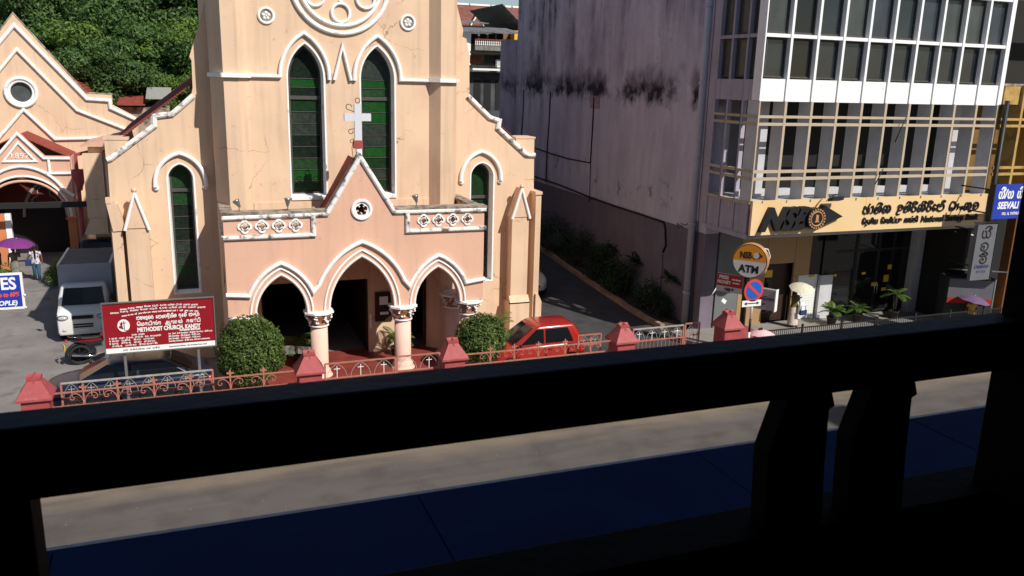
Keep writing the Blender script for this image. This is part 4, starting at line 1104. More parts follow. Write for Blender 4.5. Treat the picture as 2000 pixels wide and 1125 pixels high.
def tree_proto(seed, R, m, n=24000):
    rng = random.Random(seed)
    blobs = []
    for _ in range(26):
        a = rng.uniform(0, 2 * PI); rr = R * rng.uniform(0, .78); hh = rng.uniform(-.7, .95) * R * math.sqrt(max(.1, 1 - (rr / R) ** 2))
        blobs.append((rr * math.cos(a), rr * math.sin(a), R * 1.5 + hh, R * rng.uniform(.20, .38), rng.uniform(.6, .85)))
    root = thing('hill_tree', 'x', 'tree')
    leaf_cloud(MB(), blobs, n, R * .033, rng, shell=.5).build('crown', M[m], root, world=False)
    tb = MB().tube([(0, 0, -4), (.1, 0, R * .8), (.2, .1, R * 1.5)], [R * .09, R * .07, R * .04], 8)
    for b in blobs[:9]: tb.tube([(.1, 0, R * rng.uniform(.6, 1.1)), (b[0] * .5, b[1] * .5, b[2] * .85), (b[0], b[1], b[2])], [R * .04, R * .025, R * .01], 5)
    tb.build('trunk', M['bark'], root, world=False)
    return root
protos = [tree_proto(11, 4.2, 'leaf'), tree_proto(12, 4.0, 'leaf2'), tree_proto(13, 4.4, 'leaf')]
spots = [(95, 95, 66, 1.0, 0), (150, 160, 64, 1.0, 1), (215, 120, 67, 1.1, 2), (280, 170, 64, .95, 0), (345, 150, 65, 1.0, 1), (300, 60, 70, 1.1, 0), (220, 30, 72, 1.2, 1),
         (130, 30, 74, 1.1, 2), (380, 60, 69, 1.1, 2), (30, 20, 80, 1.2, 2), (60, -20, 88, 1.3, 1), (160, -60, 86, 1.4, 0), (280, -40, 84, 1.3, 1), (370, -60, 82, 1.3, 0), (235, 200, 61.5, .75, 2), (320, 215, 61, .6, 1), (190, 185, 62, .8, 0), (-30, 60, 78, 1.1, 0), (415, 130, 64, .9, 1)]
words = ['directly above the right rake of the hall gable', 'pale leaved, low between hall gable and red roofed shed', 'dark crown in the middle of the hillside', 'behind the grey sheet roof beside the church', 'pale crown touching the church shoulder',
         'above the one behind the sheet roof', 'pale crown high on the hill midway between gable and tower', 'high dark crown left of the middle of the hill', 'dark crown next to the tower near the top', 'far crown behind the peak of the hall gable', 'farthest pale crown upper left', 'topmost dark crown at the left of the skyline', 'topmost pale crown above the middle of the hill', 'topmost dark crown beside the tower', 'small dark crown just over the red shed roof', 'smallest pale crown just over the grey roof sheet', 'low dark crown behind the shed left end', 'crown left of the hall gable', 'pale crown partly hidden behind the tower turret']
used = set()
for (px, py, y, sc_, k), wd_ in zip(spots, words):
    o = protos[k] if k not in used else copy_tree(protos[k]); used.add(k)
    p = at(px, py, y=y)
    o.location = (p.x, y, p.z - 4.2 * 1.5 * sc_); o.rotation_euler = (0, 0, random.uniform(0, 6.28)); o.scale = (sc_,) * 3
    tag(o, 'leafy green hillside tree, ' + wd_, 'tree', 'trees on the hillside behind the church')
hr = tag(MB().box(-12, -8, 76, 77, 12.8, 13.4).build('hill_house', M['oldwall']), 'grey weathered house roof among the trees behind the hall gable', 'house')

# ================================================================== LETTERING DRAWN STROKE BY STROKE
def cr_(pts, n=5):
    """smooth curve through the given points"""
    if len(pts) < 3: return pts
    P = [pts[0]] + list(pts) + [pts[-1]]; out = []
    for i in range(1, len(P) - 2):
        for k in range(n):
            t = k / n
            out.append(tuple(.5 * ((2 * P[i][j]) + (-P[i-1][j] + P[i+1][j]) * t + (2*P[i-1][j] - 5*P[i][j] + 4*P[i+1][j] - P[i+2][j]) * t*t + (-P[i-1][j] + 3*P[i][j] - 3*P[i+1][j] + P[i+2][j]) * t**3) for j in (0, 1)))
    return out + [pts[-1]]
def ac_(cx, cy, rx, ry, a0, a1, n=10): return [(cx + rx * math.cos(math.radians(a0 + (a1 - a0) * i / n)), cy + ry * math.sin(math.radians(a0 + (a1 - a0) * i / n))) for i in range(n + 1)]
GL = {   # width, strokes (x height .7)
 'va': (.78, [ac_(.38, .35, .32, .35, 165, -150) + [(.12, .30), (.26, .42), (.38, .33), (.30, .18)]]),
 'ra': (.62, [ac_(.27, .25, .24, .25, 0, 360), [(.24, .5), (.12, .62), (.26, .78), (.44, .72)]]),
 'ka': (.98, [ac_(.22, .18, .17, .17, 0, 360), [(.06, .38), (.20, .64), (.42, .66), (.50, .40), (.40, .04)], [(.44, .58), (.66, .70), (.84, .50), (.84, .22), (.66, .02), (.56, .20), (.66, .34)]]),
 'ta': (.80, [ac_(.20, .42, .15, .15, 0, 360), [(.08, .30), (.04, .10), (.2, .0), (.42, .06), (.46, .30), (.40, .52), (.56, .70), (.72, .46), (.66, .06)]]),
 'ja': (.80, [ac_(.28, .24, .24, .24, 90, 400) + [(.40, .52), (.2, .56)], [(.12, .50), (.14, .66), (.3, .62)], [(.52, .10), (.66, .04), (.66, .40), (.56, .62), (.72, .92)]]),
 'aa': (.34, [[(.02, .58), (.18, .68), (.22, .4), (.18, .08), (.02, .02)]]),
 'i': (0, [[(-.62, .78), (-.48, .96), (-.24, .96), (-.10, .82), (-.16, .74), (-.24, .82)]]),
 'ii': (0, [[(-.62, .78), (-.48, .98), (-.20, .98), (-.06, .82), (-.16, .72), (-.26, .80), (-.16, .90)]]),
 'I': (.78, [ac_(.42, .44, .28, .26, 170, -130) + [(.2, .30), (.34, .46), (.48, .40)], [(.30, .16), (.10, .02), (.16, -.18), (.42, -.20)]]),
 'e': (.42, [[(.36, .50), (.20, .64), (.06, .42), (.10, .12), (.30, .04), (.32, .24), (.16, .26)]]),
 'ma': (.92, [[(.24, .66), (.08, .58), (.14, .40), (.30, .46), (.22, .62)], [(.14, .40), (.06, .16), (.28, .0), (.60, .0), (.82, .24), (.78, .56), (.56, .70), (.42, .52), (.52, .36)]]),
 'al': (0, [[(-.44, .74), (-.40, .94), (-.20, 1.0), (-.08, .88), (-.20, .80)]]),
 'ba': (.86, [[(.10, .60), (.04, .30), (.14, .04), (.32, .04), (.36, .22), (.16, .24)], [(.10, .6), (.30, .84), (.60, .78), (.74, .48), (.66, .14), (.46, .02), (.32, .14)]]),
 'ae': (.36, [[(.02, .54), (.12, .60), (.10, .34), (.28, .30), (.10, .18), (.08, .04)]]),
 'ng': (.34, [ac_(.16, .20, .13, .14, 0, 360)]),
 'u': (0, [[(-.40, -.02), (-.28, -.18), (-.12, -.10), (-.10, -.24)]]),
 'ha': (.86, [[(.30, .66), (.10, .62), (.06, .36), (.22, .30), (.30, .44), (.18, .54)], [(.08, .36), (.06, .06), (.30, .0), (.44, .20), (.42, .50), (.60, .68), (.78, .44), (.72, .04)]]),
 'na': (.84, [ac_(.18, .44, .14, .14, 0, 360), [(.10, .32), (.06, .08), (.36, .0), (.70, .10), (.78, .42), (.60, .68), (.44, .50), (.52, .26)]]),
 'da': (.66, [[(.46, .52), (.26, .68), (.06, .46), (.12, .20), (.34, .22), (.36, .40), (.22, .40)], [(.30, .20), (.50, .10), (.46, -.14), (.20, -.16)]]),
 'sa': (.82, [[(.10, .66), (.06, .20), (.20, .0), (.40, .10), (.38, .50), (.22, .62)], [(.40, .12), (.60, .0), (.76, .20), (.70, .56), (.50, .62)]]),
 'la': (.84, [ac_(.46, .34, .30, .33, 120, -150) + [(.22, .34), (.38, .46), (.5, .34), (.40, .22)], [(.30, .62), (.12, .72), (.3, .86), (.56, .80)]]),
 '/': (.34, [[(.02, -.05), (.28, .85)]]), '.': (.2, [[(.06, .02), (.1, .02)]]), ' ': (.42, []),
}
def glyphs(seq, x0, x1, zb, h, y, m, parent, wgt=.055, depth=.03, slope=0.0):
    """stroke lettering between x0 and x1 on a base line zb, facing -Y"""
    seq = seq.split('|') if isinstance(seq, str) else seq
    tot = sum(GL[g][0] + (.07 if GL[g][0] else 0) for g in seq)
    k = (x1 - x0) / tot; x = x0; mb = MB()
    for g in seq:
        w_, st = GL[g]
        for s_ in st:
            pth = [(x + p[0] * k + slope * p[1] * h, zb + p[1] * h) for p in cr_(s_, 3)]
            q = [pth[0]]
            for p in pth[1:]:
                if math.hypot(p[0] - q[-1][0], p[1] - q[-1][1]) > .002: q.append(p)
            if len(q) > 1: mb.strip(q, wgt, y - depth, y - .001, ch=.1)
        x += (w_ + (.07 if w_ else 0)) * k
    mb.f = [f for f in mb.f]
    return mb.build('lettering', m, parent)
M['ink'] = mat('black_lettering', (0.012, 0.012, 0.014), rough=.5, var=0, bump=0)
M['navy'] = mat('navy_lettering', (0.02, 0.03, 0.12), rough=.5, var=0, bump=0)

# ------------------------------------------------------------------ bank fascia sign
bs = thing('bank_fascia_sign', 'long pale yellow bank sign with black raised lettering across the front', 'sign', (X0, 24.45, 4.4))
M['signy'] = mat('yellow_sign_face', (0.74, 0.53, 0.29), rough=.45, var=.03, vs=1, bump=.03, col2=(0.70, 0.46, 0.18), c2s=.5, c2t=(.5, .75))
cuts = [18.52, 23.62, 29.80]
for a, b in zip(cuts[:-1], cuts[1:]): MB().box(a + .004, b - .004, 24.42, 24.54, 4.42, 5.66).build('sign_panel', M['signy'], bs)
for i in range(11): MB().box(18.9 + i * 1.05, 18.94 + i * 1.05, 24.40, 24.419, 5.58, 5.66).build('clip', M['coping'], bs)
text_obj('NSB', 1.10, (18.80, 24.38, 4.62), M['ink'], bs, extrude=.12, bold=.06, shear=.40, ax_='LEFT', fit=2.25, spacing=.86)
d_ = MB().prism([(21.18, 4.58), (21.52, 5.46), (22.42, 5.02)], 24.22, 24.41).build('arrow', M['ink'], bs)
e_ = MB().prism(circle(21.18, 4.98, .40, 36), 24.16, 24.41).build('emblem', M['ink'], bs)
M['bronze'] = mat('bronze_relief', (0.42, 0.22, 0.10), rough=.4, var=.1, bump=0)
mb = MB().strip(circle(21.18, 4.98, .26, 28), .05, 24.135, 24.162, closed=True)
for i in range(20):
    a = 2 * PI * i / 20; mb.box(21.18 + .345 * math.cos(a) - .03, 21.18 + .345 * math.cos(a) + .03, 24.13, 24.162, 4.98 + .345 * math.sin(a) - .03, 4.98 + .345 * math.sin(a) + .03)
mb.prism([(21.08, 4.86), (21.30, 4.86), (21.24, 4.92), (21.24, 5.12), (21.12, 5.14), (21.12, 4.92)], 24.135, 24.162)
mb.build('relief', M['bronze'], e_)
glyphs('ja|aa|ta|i|ka| |I|ta|i|ra|i|ka|i|ra|ii|e|ma|al| |ba|ae|ng|ka|u|va', 23.50, 29.42, 5.06, .40, 24.42, M['ink'], bs, .052, .05)
text_obj('ேதசிய  ேசமிப்பு  வங்கி', .285, (23.52, 24.40, 4.66), M['ink'], bs, extrude=.02, bold=.009, ax_='LEFT', fit=2.75)
text_obj('National Savings Bank', .35, (26.42, 24.40, 4.64), M['ink'], bs, extrude=.02, bold=.008, shear=.12, ax_='LEFT', fit=3.0)
fl = thing('flood_lamp', 'black flood lamp on an arm over the top edge of the yellow bank sign', 'lamp', (21.9, 24.3, 5.7))
MB().tube([(21.95, 24.5, 5.7), (21.9, 24.15, 5.86)], .02, 6).build('arm', M['plastic'], fl)
MB().hexa([(x, y, z) for x in (21.62, 22.12) for (y, z0_) in ((23.95, 5.68), (24.2, 5.60)) for z in (z0_, z0_ + .12)]).build('housing', M['plastic'], fl)
wires('sign_cable', 'thin black cable hanging over the top edge of the yellow bank sign', [(21.5, 24.38, 5.66), (21.35, 24.38, 5.5), (21.2, 24.36, 5.32)], .014)
wires('loose_wire', 'long black wire hanging diagonally across the bank fins', [at(a, b, y=24.4) for a, b in ((1771, 228), (1760, 250), (1748, 278))], .02)
wires('loose_wire', 'short black wire below the diagonal one on the bank fins', [at(a, b, y=24.4) for a, b in ((1725, 330), (1716, 348), (1709, 360))], .02)
dn = thing('street_corner_pipe', 'dark round drainpipe between the bank and the yellow house', 'pipe', (30, 24.4, 0))
MB().tube([(29.95, 24.35, .13), (29.95, 24.35, 9.3)], .09, 10).build('pipe', M['plastic'], dn)

# ------------------------------------------------------------------ church notice sign
cs = thing('church_notice_sign', 'dark red church notice board with white writing on two posts behind the fence', 'sign', (-1, 24.3, 0))
M['signred'] = mat('sign_red', (0.25, 0.008, 0.015), rough=.45, var=.08, vs=2, bump=0)
for x in (-1.97, -.06): MB().box(x - .035, x + .035, 24.34, 24.40, 0, 3.4).build('post', M['steel'], cs)
pn = MB().box(-2.42, .41, 24.30, 24.33, 2.17, 3.43).build('panel', M['signred'], cs)
MB().box(-2.42, .41, 24.30, 24.33, 2.03, 2.168).build('white_strip', M['whitemetal'], cs)
for a in ((-2.45, -2.421, 2.0, 3.46), (.411, .44, 2.0, 3.46)): MB().box(a[0], a[1], 24.27, 24.35, a[2], a[3]).build('frame', M['steel'], cs)
for z in ((3.431, 3.46), (2.0, 2.029)): MB().box(-2.42, .41, 24.27, 24.35, *z).build('frame', M['steel'], cs)
yy = 24.297
W_ = M['whitemetal']
def tline(s_, size, x, z, m=W_, bold=.004, sx=1.0, ax2='LEFT', y=yy, par=cs, shear=0, rot=0, fit=None): return text_obj(s_, size, (x, y, z), m, par, rot=(PI / 2, -rot, 0), extrude=.002, bold=bold, ax_=ax2, sx=sx, shear=shear, fit=fit)
tline('METHODIST CHURCH, KANDY', .165, -1.60, 2.59, bold=.007, fit=1.64)
tline('ெமதடிஸ்த   ஆலயம்   கண்டி', .145, -1.60, 2.76, bold=.005, fit=1.64)
glyphs('ma|ha|na|u|va|ra| |e|ma|ta|aa|da|i|sa|al|ta| |da|e|va|al| |ma|ae|da|u|ra', -1.60, .04, 2.94, .12, yy, W_, cs, .02, .004)
for row, (x0_, x1_, zz, amp) in enumerate(((-2.0, .02, 3.26, .06), (-2.25, .22, 3.17, .07), (-1.95, .0, 3.08, .07))):
    if row == 2:
        words_ = 'come to me all you who are weary and burdened and I will give you rest'
        n = len(words_)
        for j, wd in enumerate(words_.split()):
            pass
        k = 0
        for wd in words_.split():
            t = (k + len(wd) / 2) / n; x = x0_ + (x1_ - x0_) * t
            tline(wd, .062, x, zz + amp * (1 - (2 * t - 1) ** 2) - .03, bold=.003, ax2='CENTER', shear=.2, sx=.95, rot=.10 * (1 - 2 * t)); k += len(wd) + 1
    else:
        sq = ['va|ha|na|sa', 'ra|ta|da', 'ka|na|va|ma', 'la|sa|ha', 'ma|u|ra', 'da|e|va', 'sa|la|na', 'ba|va', 'ra|ka|na', 'ta|ma|va']
        for j, g in enumerate(sq):
            t = (j + .5) / len(sq); x = x0_ + (x1_ - x0_) * t; hw = (x1_ - x0_) / len(sq) * .44
            glyphs(g, x - hw, x + hw, zz + amp * (1 - (2 * t - 1) ** 2) - .03, .05, yy, W_, cs, .010, .003)
tline('WORSHIP SERVICES', .062, -.25, 2.53, ax2='CENTER')
for j, s_ in enumerate(('1st  2nd  3rd Sundays - English Service - 8.00 a.m.', '4th Sunday - Bi-lingual - 9.00 a.m.', '5th Sunday - Tri-lingual - 9.00 a.m.', 'Sunday School - 8.00 a.m. All are welcome')):
    tline(s_, .066, -.82, 2.45 - j * .073, bold=.002, fit=(1.16, .84, .84, 1.08)[j])
glyphs('da|e|va| |ma|e|ha', -1.75, -1.42, 2.50, .05, yy, W_, cs, .010, .003)
for j, (g, x1_) in enumerate((('ka|va| |sa|ha| |ra|da|na| |ta|ma|va| |da|e| |ha|sa|na|ba', -1.0), ('va|na| |ra|ta|i|da| |la|ma| |sa|va|na', -1.18), ('na|da| |ha|i|ra|da| |va|ma| |ta|na|sa', -1.16), ('ra|ka|u|da| |sa|va|na| |da|i|ma|va|ha|la', -1.1))):
    tline(str((1, 4, 5, '')[j]), .06, -2.32, 2.43 - j * .073)
    glyphs(g, -2.26, x1_, 2.43 - j * .073, .05, yy, W_, cs, .010, .003)
tline('Superintendent Minister, 183, Peradeniya Road, Kandy', .05, -.82, 2.08, m=M['ink'], bold=.001, fit=1.0)
glyphs('sa|ba| |va|la|ra|e|ka|na| |ra|ta| |ma|da|i|va', -2.0, -1.05, 2.08, .045, yy, M['ink'], cs, .007, .003)
lg = MB().prism(circle(-1.93, 2.80, .155, 32, .175), 24.293, 24.2995).build('emblem_disc', M['whitemetal'], cs)
MB().box(-1.925, -1.908, 24.286, 24.292, 2.68, 2.93).box(-1.97, -1.87, 24.286, 24.292, 2.865, 2.88).build('emblem_cross', M['ink'], lg)
MB().prism([(p[0], p[1]) for p in cr_([(-1.96, 2.92), (-2.02, 2.85), (-1.99, 2.79), (-2.03, 2.80), (-2.05, 2.76), (-2.0, 2.72), (-1.95, 2.70), (-1.94, 2.71), (-1.955, 2.76), (-1.96, 2.82)])], 24.286, 24.292).prism([(-1.92, 2.665), (-1.82, 2.665), (-1.83, 2.65), (-1.92, 2.655)], 24.286, 24.292).build('emblem_flame', M['signred'], lg)

# ------------------------------------------------------------------ blue ES board at the left edge
es = thing('blue_board', 'blue board ending in ES with white frame at the left edge', 'sign', (-4.6, 23.4, 0))
M['signblue'] = mat('sign_blue', (0.018, 0.045, 0.36), rough=.4, var=.05, bump=0)
MB().box(-6.3, -4.13, 23.46, 23.5, 3.73, 4.54).build('panel', M['signblue'], es)
MB().box(-6.3, -4.07, 23.45, 23.51, 4.545, 4.60).box(-6.3, -4.07, 23.45, 23.51, 3.67, 3.725).box(-4.125, -4.07, 23.45, 23.51, 3.725, 4.545).build('frame', M['whitemetal'], es)
text_obj('ES', .43, (-4.22, 23.455, 4.19), W_, es, extrude=.003, bold=.012, ax_='RIGHT', sx=.85)
text_obj('up to 60%', .15, (-4.19, 23.455, 4.0), mat('sign_orange_red', (0.8, 0.08, 0.03), var=0, bump=0), es, extrude=.003, bold=.006, ax_='RIGHT', shear=.2, sx=.8)
text_obj('OPLE)', .16, (-4.24, 23.455, 3.78), W_, es, extrude=.003, bold=.006, ax_='RIGHT', shear=.2)
MB().tube([(-5.6, 23.53, .1), (-5.6, 23.53, 4.6)], .04, 8).build('pole', M['steel'], es)
MB().ball((-4.06, 23.45, 4.02), .03).ball((-4.06, 23.45, 3.7), .025).build('knob', M['whitemetal'], es)

# ------------------------------------------------------------------ blue and grey SEEVALI boards
sv = thing('blue_shop_board', 'blue SEEVALI shop board on the yellow house, partly behind the dark post', 'sign', (29, 23, 4.9))
MB().box(28.42, 31.4, 23.0, 23.12, 4.90, 6.22).build('panel', M['signblue'], sv)
MB().box(28.36, 28.415, 22.97, 23.2, 4.88, 6.24).build('side_frame', M['plastic'], sv)
glyphs('sa|ii|/|sa| |sa|ii|va|la|ii', 28.62, 30.55, 5.70, .40, 22.998, W_, sv, .07, .01, .1)
text_obj('SEEVALI', .36, (28.66, 22.997, 5.30), W_, sv, extrude=.004, bold=.014, ax_='LEFT', sx=.88, shear=.1)
text_obj('NO. 16, YATINUWARA', .15, (28.95, 22.997, 5.05), W_, sv, extrude=.004, bold=.004, ax_='LEFT', sx=.8)
for z in (5.1, 6.0): MB().tube([(28.5, 23.1, z), (28.5, 24.6, z)], .03, 6).build('bracket', M['plastic'], sv)
sg = thing('grey_vertical_sign', 'tall grey vertical sign with dark curly letters below the blue board', 'sign', (28.3, 23, 2.6))
M['greysign'] = mat('grey_sign_face', (0.13, 0.13, 0.145), rough=.5, var=.08, bump=0)  # face darkened: the shade over the sign is put into its colour
MB().hexa([(x, y, z) for x in (27.78, 28.78) for y in (22.95, 23.1) for z in (2.55, 4.72)]).build('panel', M['greysign'], sg)
MB().box(28.785, 28.86, 22.93, 23.12, 2.5, 4.76).box(27.72, 28.86, 22.93, 23.12, 4.765, 4.80).build('frame', M['plastic'], sg)
for j, g in enumerate(('sa|ii', 'va', 'la|i')):
    glyphs(g, 28.03, 28.55, 4.20 - j * .50, .44, 22.948, M['ink'], sg, .07, .006)
glyphs('ba|ta|ka|ra|na', 27.9, 28.65, 3.02, .16, 22.948, M['navy'], sg, .025, .006)
text_obj('077 7575', .13, (28.28, 22.945, 2.83), M['navy'], sg, extrude=.002)
for z in (3.0, 4.4): MB().tube([(28.3, 23.12, z), (28.3, 24.4, z)], .03, 6).build('bracket', M['plastic'], sg)

# ------------------------------------------------------------------ ATM disc, press money boards, no parking sign
atm = thing('atm_disc_sign', 'round orange and white NSB ATM light box on a dark pole', 'sign', (18.3, 24.1, 0))
yaw = math.radians(-50)
def disc_M(x, y, z): return Matrix.Translation((x, y, z)) @ Matrix.Rotation(yaw, 4, 'Z')
Md = disc_M(18.30, 24.0, 3.60)
rr = .60
M['atmorange'] = mat('atm_orange', (0.62, 0.24, 0.02), rough=.35, var=0, bump=0)
M['atmwhite'] = mat('atm_white', (0.52, 0.50, 0.50), rough=.35, var=0, bump=0)
MB().prism(circle(0, 0, rr, 48), -.02, .30, M=Md).build('drum', M['plastic'], atm)
MB().strip(circle(0, 0, rr + .01, 48), .03, -.05, .02, closed=True, ).build('rim', M['bronze'], atm) if False else None
mb = MB()
for y0_ in (.05, .16, .27):
    vs = [(r * math.cos(2 * PI * i / 48), y_, r * math.sin(2 * PI * i / 48)) for (r, y_) in ((rr + .004, y0_ - .03), (rr + .025, y0_ - .01), (rr + .025, y0_ + .01), (rr + .004, y0_ + .03)) for i in range(48)]
    mb.add(vs, [(j * 48 + i, j * 48 + (i + 1) % 48, (j + 1) * 48 + (i + 1) % 48, (j + 1) * 48 + i) for j in range(3) for i in range(48)], True, Md)
mb.build('band', M['bronze'], atm)
up_ = [(rr * .96 * math.cos(PI * i / 24), rr * .96 * math.sin(PI * i / 24)) for i in range(25)]
MB().prism(up_, -.032, -.022, M=Md).build('upper_face', M['atmorange'], atm)
MB().prism([(x, -z - .003) for x, z in up_], -.032, -.022, M=Md).build('lower_face', M['atmwhite'], atm)
def dtext(s_, size, x, z, m, par, bold, sx=1.0, y=-.036, Mx=Md, yw=yaw):
    p = Mx @ Vector((x, y, z)); return text_obj(s_, size, p, m, par, rot=(PI / 2, 0, yw), extrude=.003, bold=bold, sx=sx)
dtext('ATM', .36, 0, -.40, M['ink'], atm, .014, .95)
dtext('NSB', .33, -.14, .10, M['ink'], atm, .008, .70)
MB().prism([(.12, .22), (.40, .22), (.40, .22)], -.04, -.033, M=Md) if False else None
MB().prism([(.30, .10), (.30, .34), (.46, .22)], -.040, -.033, M=Md).build('arrow', M['maroon'], atm)
MB().prism(circle(.22, .22, .10, 20), -.044, -.034, M=Md).build('emblem', M['atmwhite'], atm)
MB().tube([(18.33, 24.15, .1), (18.33, 24.15, 3.0)], .07, 10).build('pole', M['plastic'], atm)
MB().tube([at(a, b, y=24.6) for a, b in ((1485, 484), (1500, 487), (1504, 500), (1497, 525), (1494, 534))], .022, 6).build('hoop', M['whitemetal'], atm)

def board(name, label, px0, py0, px1, py1, y0_, yw, parts, th=.12):
    """sign board hung between two sight lines at a known depth"""
def yboard(c, wd, ht, yw, m, parent, th=.12, name='panel', z0=None):
    Mx = Matrix.Translation(c) @ Matrix.Rotation(yw, 4, 'Z')
    MB().box(-wd / 2, wd / 2, 0, th, -ht / 2, ht / 2, M=Mx).build(name, m, parent)
    return Mx
pm = thing('money_transfer_board', 'red and white PRESS MONEY board on the dark pole left of the no parking sign', 'sign', (17.6, 24, 0))
yw = math.radians(-58)
ctr = Vector((17.98, 24.62, 2.66))
Mx = yboard(ctr, .98, .66, yw, M['atmwhite'], pm, .10)
M['pressred'] = mat('press_red', (0.42, 0.03, 0.02), var=.05, bump=0)
MB().box(-.485, .485, -.006, -.001, -.12, .325, M=Mx).build('red_field', M['pressred'], pm)
for s_, sz, x, z, mm in (('PRESS', .17, -.22, .15, W_), ('MONEY', .17, -.20, -.03, W_), ('CASH SERVICE', .06, .25, .14, W_), ('ALL BANKS', .06, .25, .02, W_), ('NSB', .15, -.05, -.28, M['ink'])):
    p = Mx @ Vector((x, -.008, z)); text_obj(s_, sz, p, mm, pm, rot=(PI / 2, 0, yw), extrude=.002, bold=.006, sx=.85)
MB().prism([(.10, -.26), (.10, -.16), (.22, -.21)], -.007, -.001, M=Mx).build('arrow', M['ink'], pm)
MB().tube([(18.33, 24.05, .1), (18.33, 24.05, 3.1)], .05, 8).build('pole', M['plastic'], pm)
M['gramgrey'] = mat('pale_grey_board', (0.30, 0.28, 0.29), rough=.5, var=.05)
mg = thing('gram_board', 'grey board ending in Gram behind the no parking sign', 'sign', (19, 24.2, 2))
Mx = yboard(Vector((18.72, 23.85, 2.25)), 1.18, .76, yw, M['gramgrey'], mg, .20)
for s_, sz, x, z in (('MoneyGram', .21, .12, -.02), ('LOCATOR', .10, .05, -.20)):
    p = Mx @ Vector((x, -.004, z)); text_obj(s_, sz, p, M['ink'], mg, rot=(PI / 2, 0, yw), extrude=.002, bold=.004, sx=.85)
MB().box(.59, .62, -.02, .22, -.40, .40, M=Mx).build('end_frame', M['whitemetal'], mg)
MB().tube([(18.45, 24.4, .1), (18.45, 24.4, 2.5)], .035, 8).build('pole', M['plastic'], mg)

npk = thing('no_parking_sign', 'round blue no parking sign with red ring and diagonal over an arrow plate', 'road sign', (17.42, 22.5, 0))
M['signblue2'] = mat('road_sign_blue', (0.02, 0.10, 0.42), rough=.35, var=0, bump=0)
M['signred2'] = mat('road_sign_red', (0.62, 0.05, 0.04), rough=.35, var=0, bump=0)
cx, cz, R_ = 17.40, 2.97, .385
MB().prism(circle(cx, cz, R_, 44), 22.45, 22.47).build('red_ring', M['signred2'], npk)
MB().prism(circle(cx, cz, R_ * .80, 40), 22.443, 22.449).build('blue_disc', M['signblue2'], npk)
a = math.radians(-40); c_, s_2 = math.cos(a), math.sin(a)
MB().prism([(cx + c_ * u - s_2 * v, cz + s_2 * u + c_ * v) for u, v in ((-R_ * .82, -.045), (R_ * .82, -.045), (R_ * .82, .045), (-R_ * .82, .045))], 22.436, 22.442).build('red_bar', M['signred2'], npk)
MB().box(16.98, 17.74, 22.45, 22.47, 2.42, 2.63, M=None).build('arrow_plate', M['whitemetal'], npk)
MB().prism([(17.05, 2.525), (17.16, 2.58), (17.16, 2.54), (17.56, 2.54), (17.56, 2.58), (17.67, 2.525), (17.56, 2.47), (17.56, 2.51), (17.16, 2.51), (17.16, 2.47)], 22.443, 22.449).build('double_arrow', M['ink'], npk)
for k, (z0_, z1_) in enumerate(((.1, .55), (.56, 1.0), (1.01, 1.5), (1.51, 1.95), (1.96, 2.9))):
    MB().tube([(17.42, 22.51, z0_), (17.42, 22.51, z1_)], .042, 10).build('pole_band', M['ink'] if k % 2 == 0 and k < 4 and k != 2 else M['whitemetal'] if k != 3 else M['ink'], npk)

# white triangular flaps of torn banner at the corner of the grey wall, small grey shelf
tw = tag(MB().prism([(p.x, p.z) for p in (at(1413, 535, y=25.6), at(1411, 549, y=25.6), at(1389, 577, y=25.6))], 25.58, 25.6).build('torn_banner', M['bankwhite']), 'white torn triangular banner flap beside the PRESS MONEY board', 'banner')
tw = tag(MB().prism([(p.x, p.z) for p in (at(1412, 582, y=25.4), at(1419, 587, y=25.4), at(1415, 594, y=25.4), at(1408, 588, y=25.4))], 25.38, 25.4).build('paper_tag', M['bankwhite']), 'small white paper tag hanging below the PRESS MONEY board', 'paper tag')

# ================================================================== RED GATE PILLARS AND FENCES
def pillar():
    t = thing('gate_pillar', 'x', 'gate pillar', (0, 0, 0), group='red painted gate pillars along the pavement')
    MB().box(-.33, .33, -.33, .33, 0, 1.12).box(-.38, .38, -.38, .38, 0, .25).build('shaft', M['redgate'], t, world=False, bevel=.008)
    mb = MB()
    b, z0_, z1_, tq = .43, 1.16, 1.60, .15
    mb.hexa([(x, y, z) for x in (-b, b) for y in (-b, b) for z in (1.10, z0_)])
    vs = [(-b, -b, z0_), (b, -b, z0_), (b, b, z0_), (-b, b, z0_), (-tq, -tq, z1_), (tq, -tq, z1_), (tq, tq, z1_), (-tq, tq, z1_), (0, -b * .72, z0_ + .14)]
    mb.add(vs, [(0, 1, 2, 3), (0, 1, 5, 4), (1, 2, 6, 5), (2, 3, 7, 6), (3, 0, 4, 7), (4, 5, 6, 7)])
    mb.add([(-.09, -.36, z0_ + .001), (.09, -.36, z0_ + .001), (0, -.17, z1_ + .02), (0, -.20, z1_ - .12)], [(0, 3, 2), (1, 2, 3)])
    mb.build('cap', M['redgate'], t, world=False, bevel=.006)
    kb_ = MB().prism([(-.17, 1.60), (.17, 1.60), (.17, 1.66), (.06, 1.68), (0, 1.74), (-.06, 1.68), (-.17, 1.66)], -.17, .17)
    kb_.prism([(-.17, 1.601), (.17, 1.601), (.17, 1.661), (.06, 1.681), (0, 1.741), (-.06, 1.681), (-.17, 1.661)], -.171, .171, plane='yz')
    kb_.build('crown_knob', M['redgate'], t, world=False)
    return t
pp = [(-4.16, 'at the far left of the fence beside the yard entrance'), (2.96, 'in front of the left porch columns'), (7.36, 'in front of the right porch column beside the right round bush'), (13.38, 'behind which the red car is parked, at the driveway'), (17.62, 'nearest the bank, beside the no parking sign')]
pil = pillar()
for k, (x, l) in enumerate(pp):
    o = pil if k == 0 else copy_tree(pil)
    o.location = (x, 24.0, 0.0 if k < 4 else .13)
    tag(o, 'red gabled gate pillar ' + l)
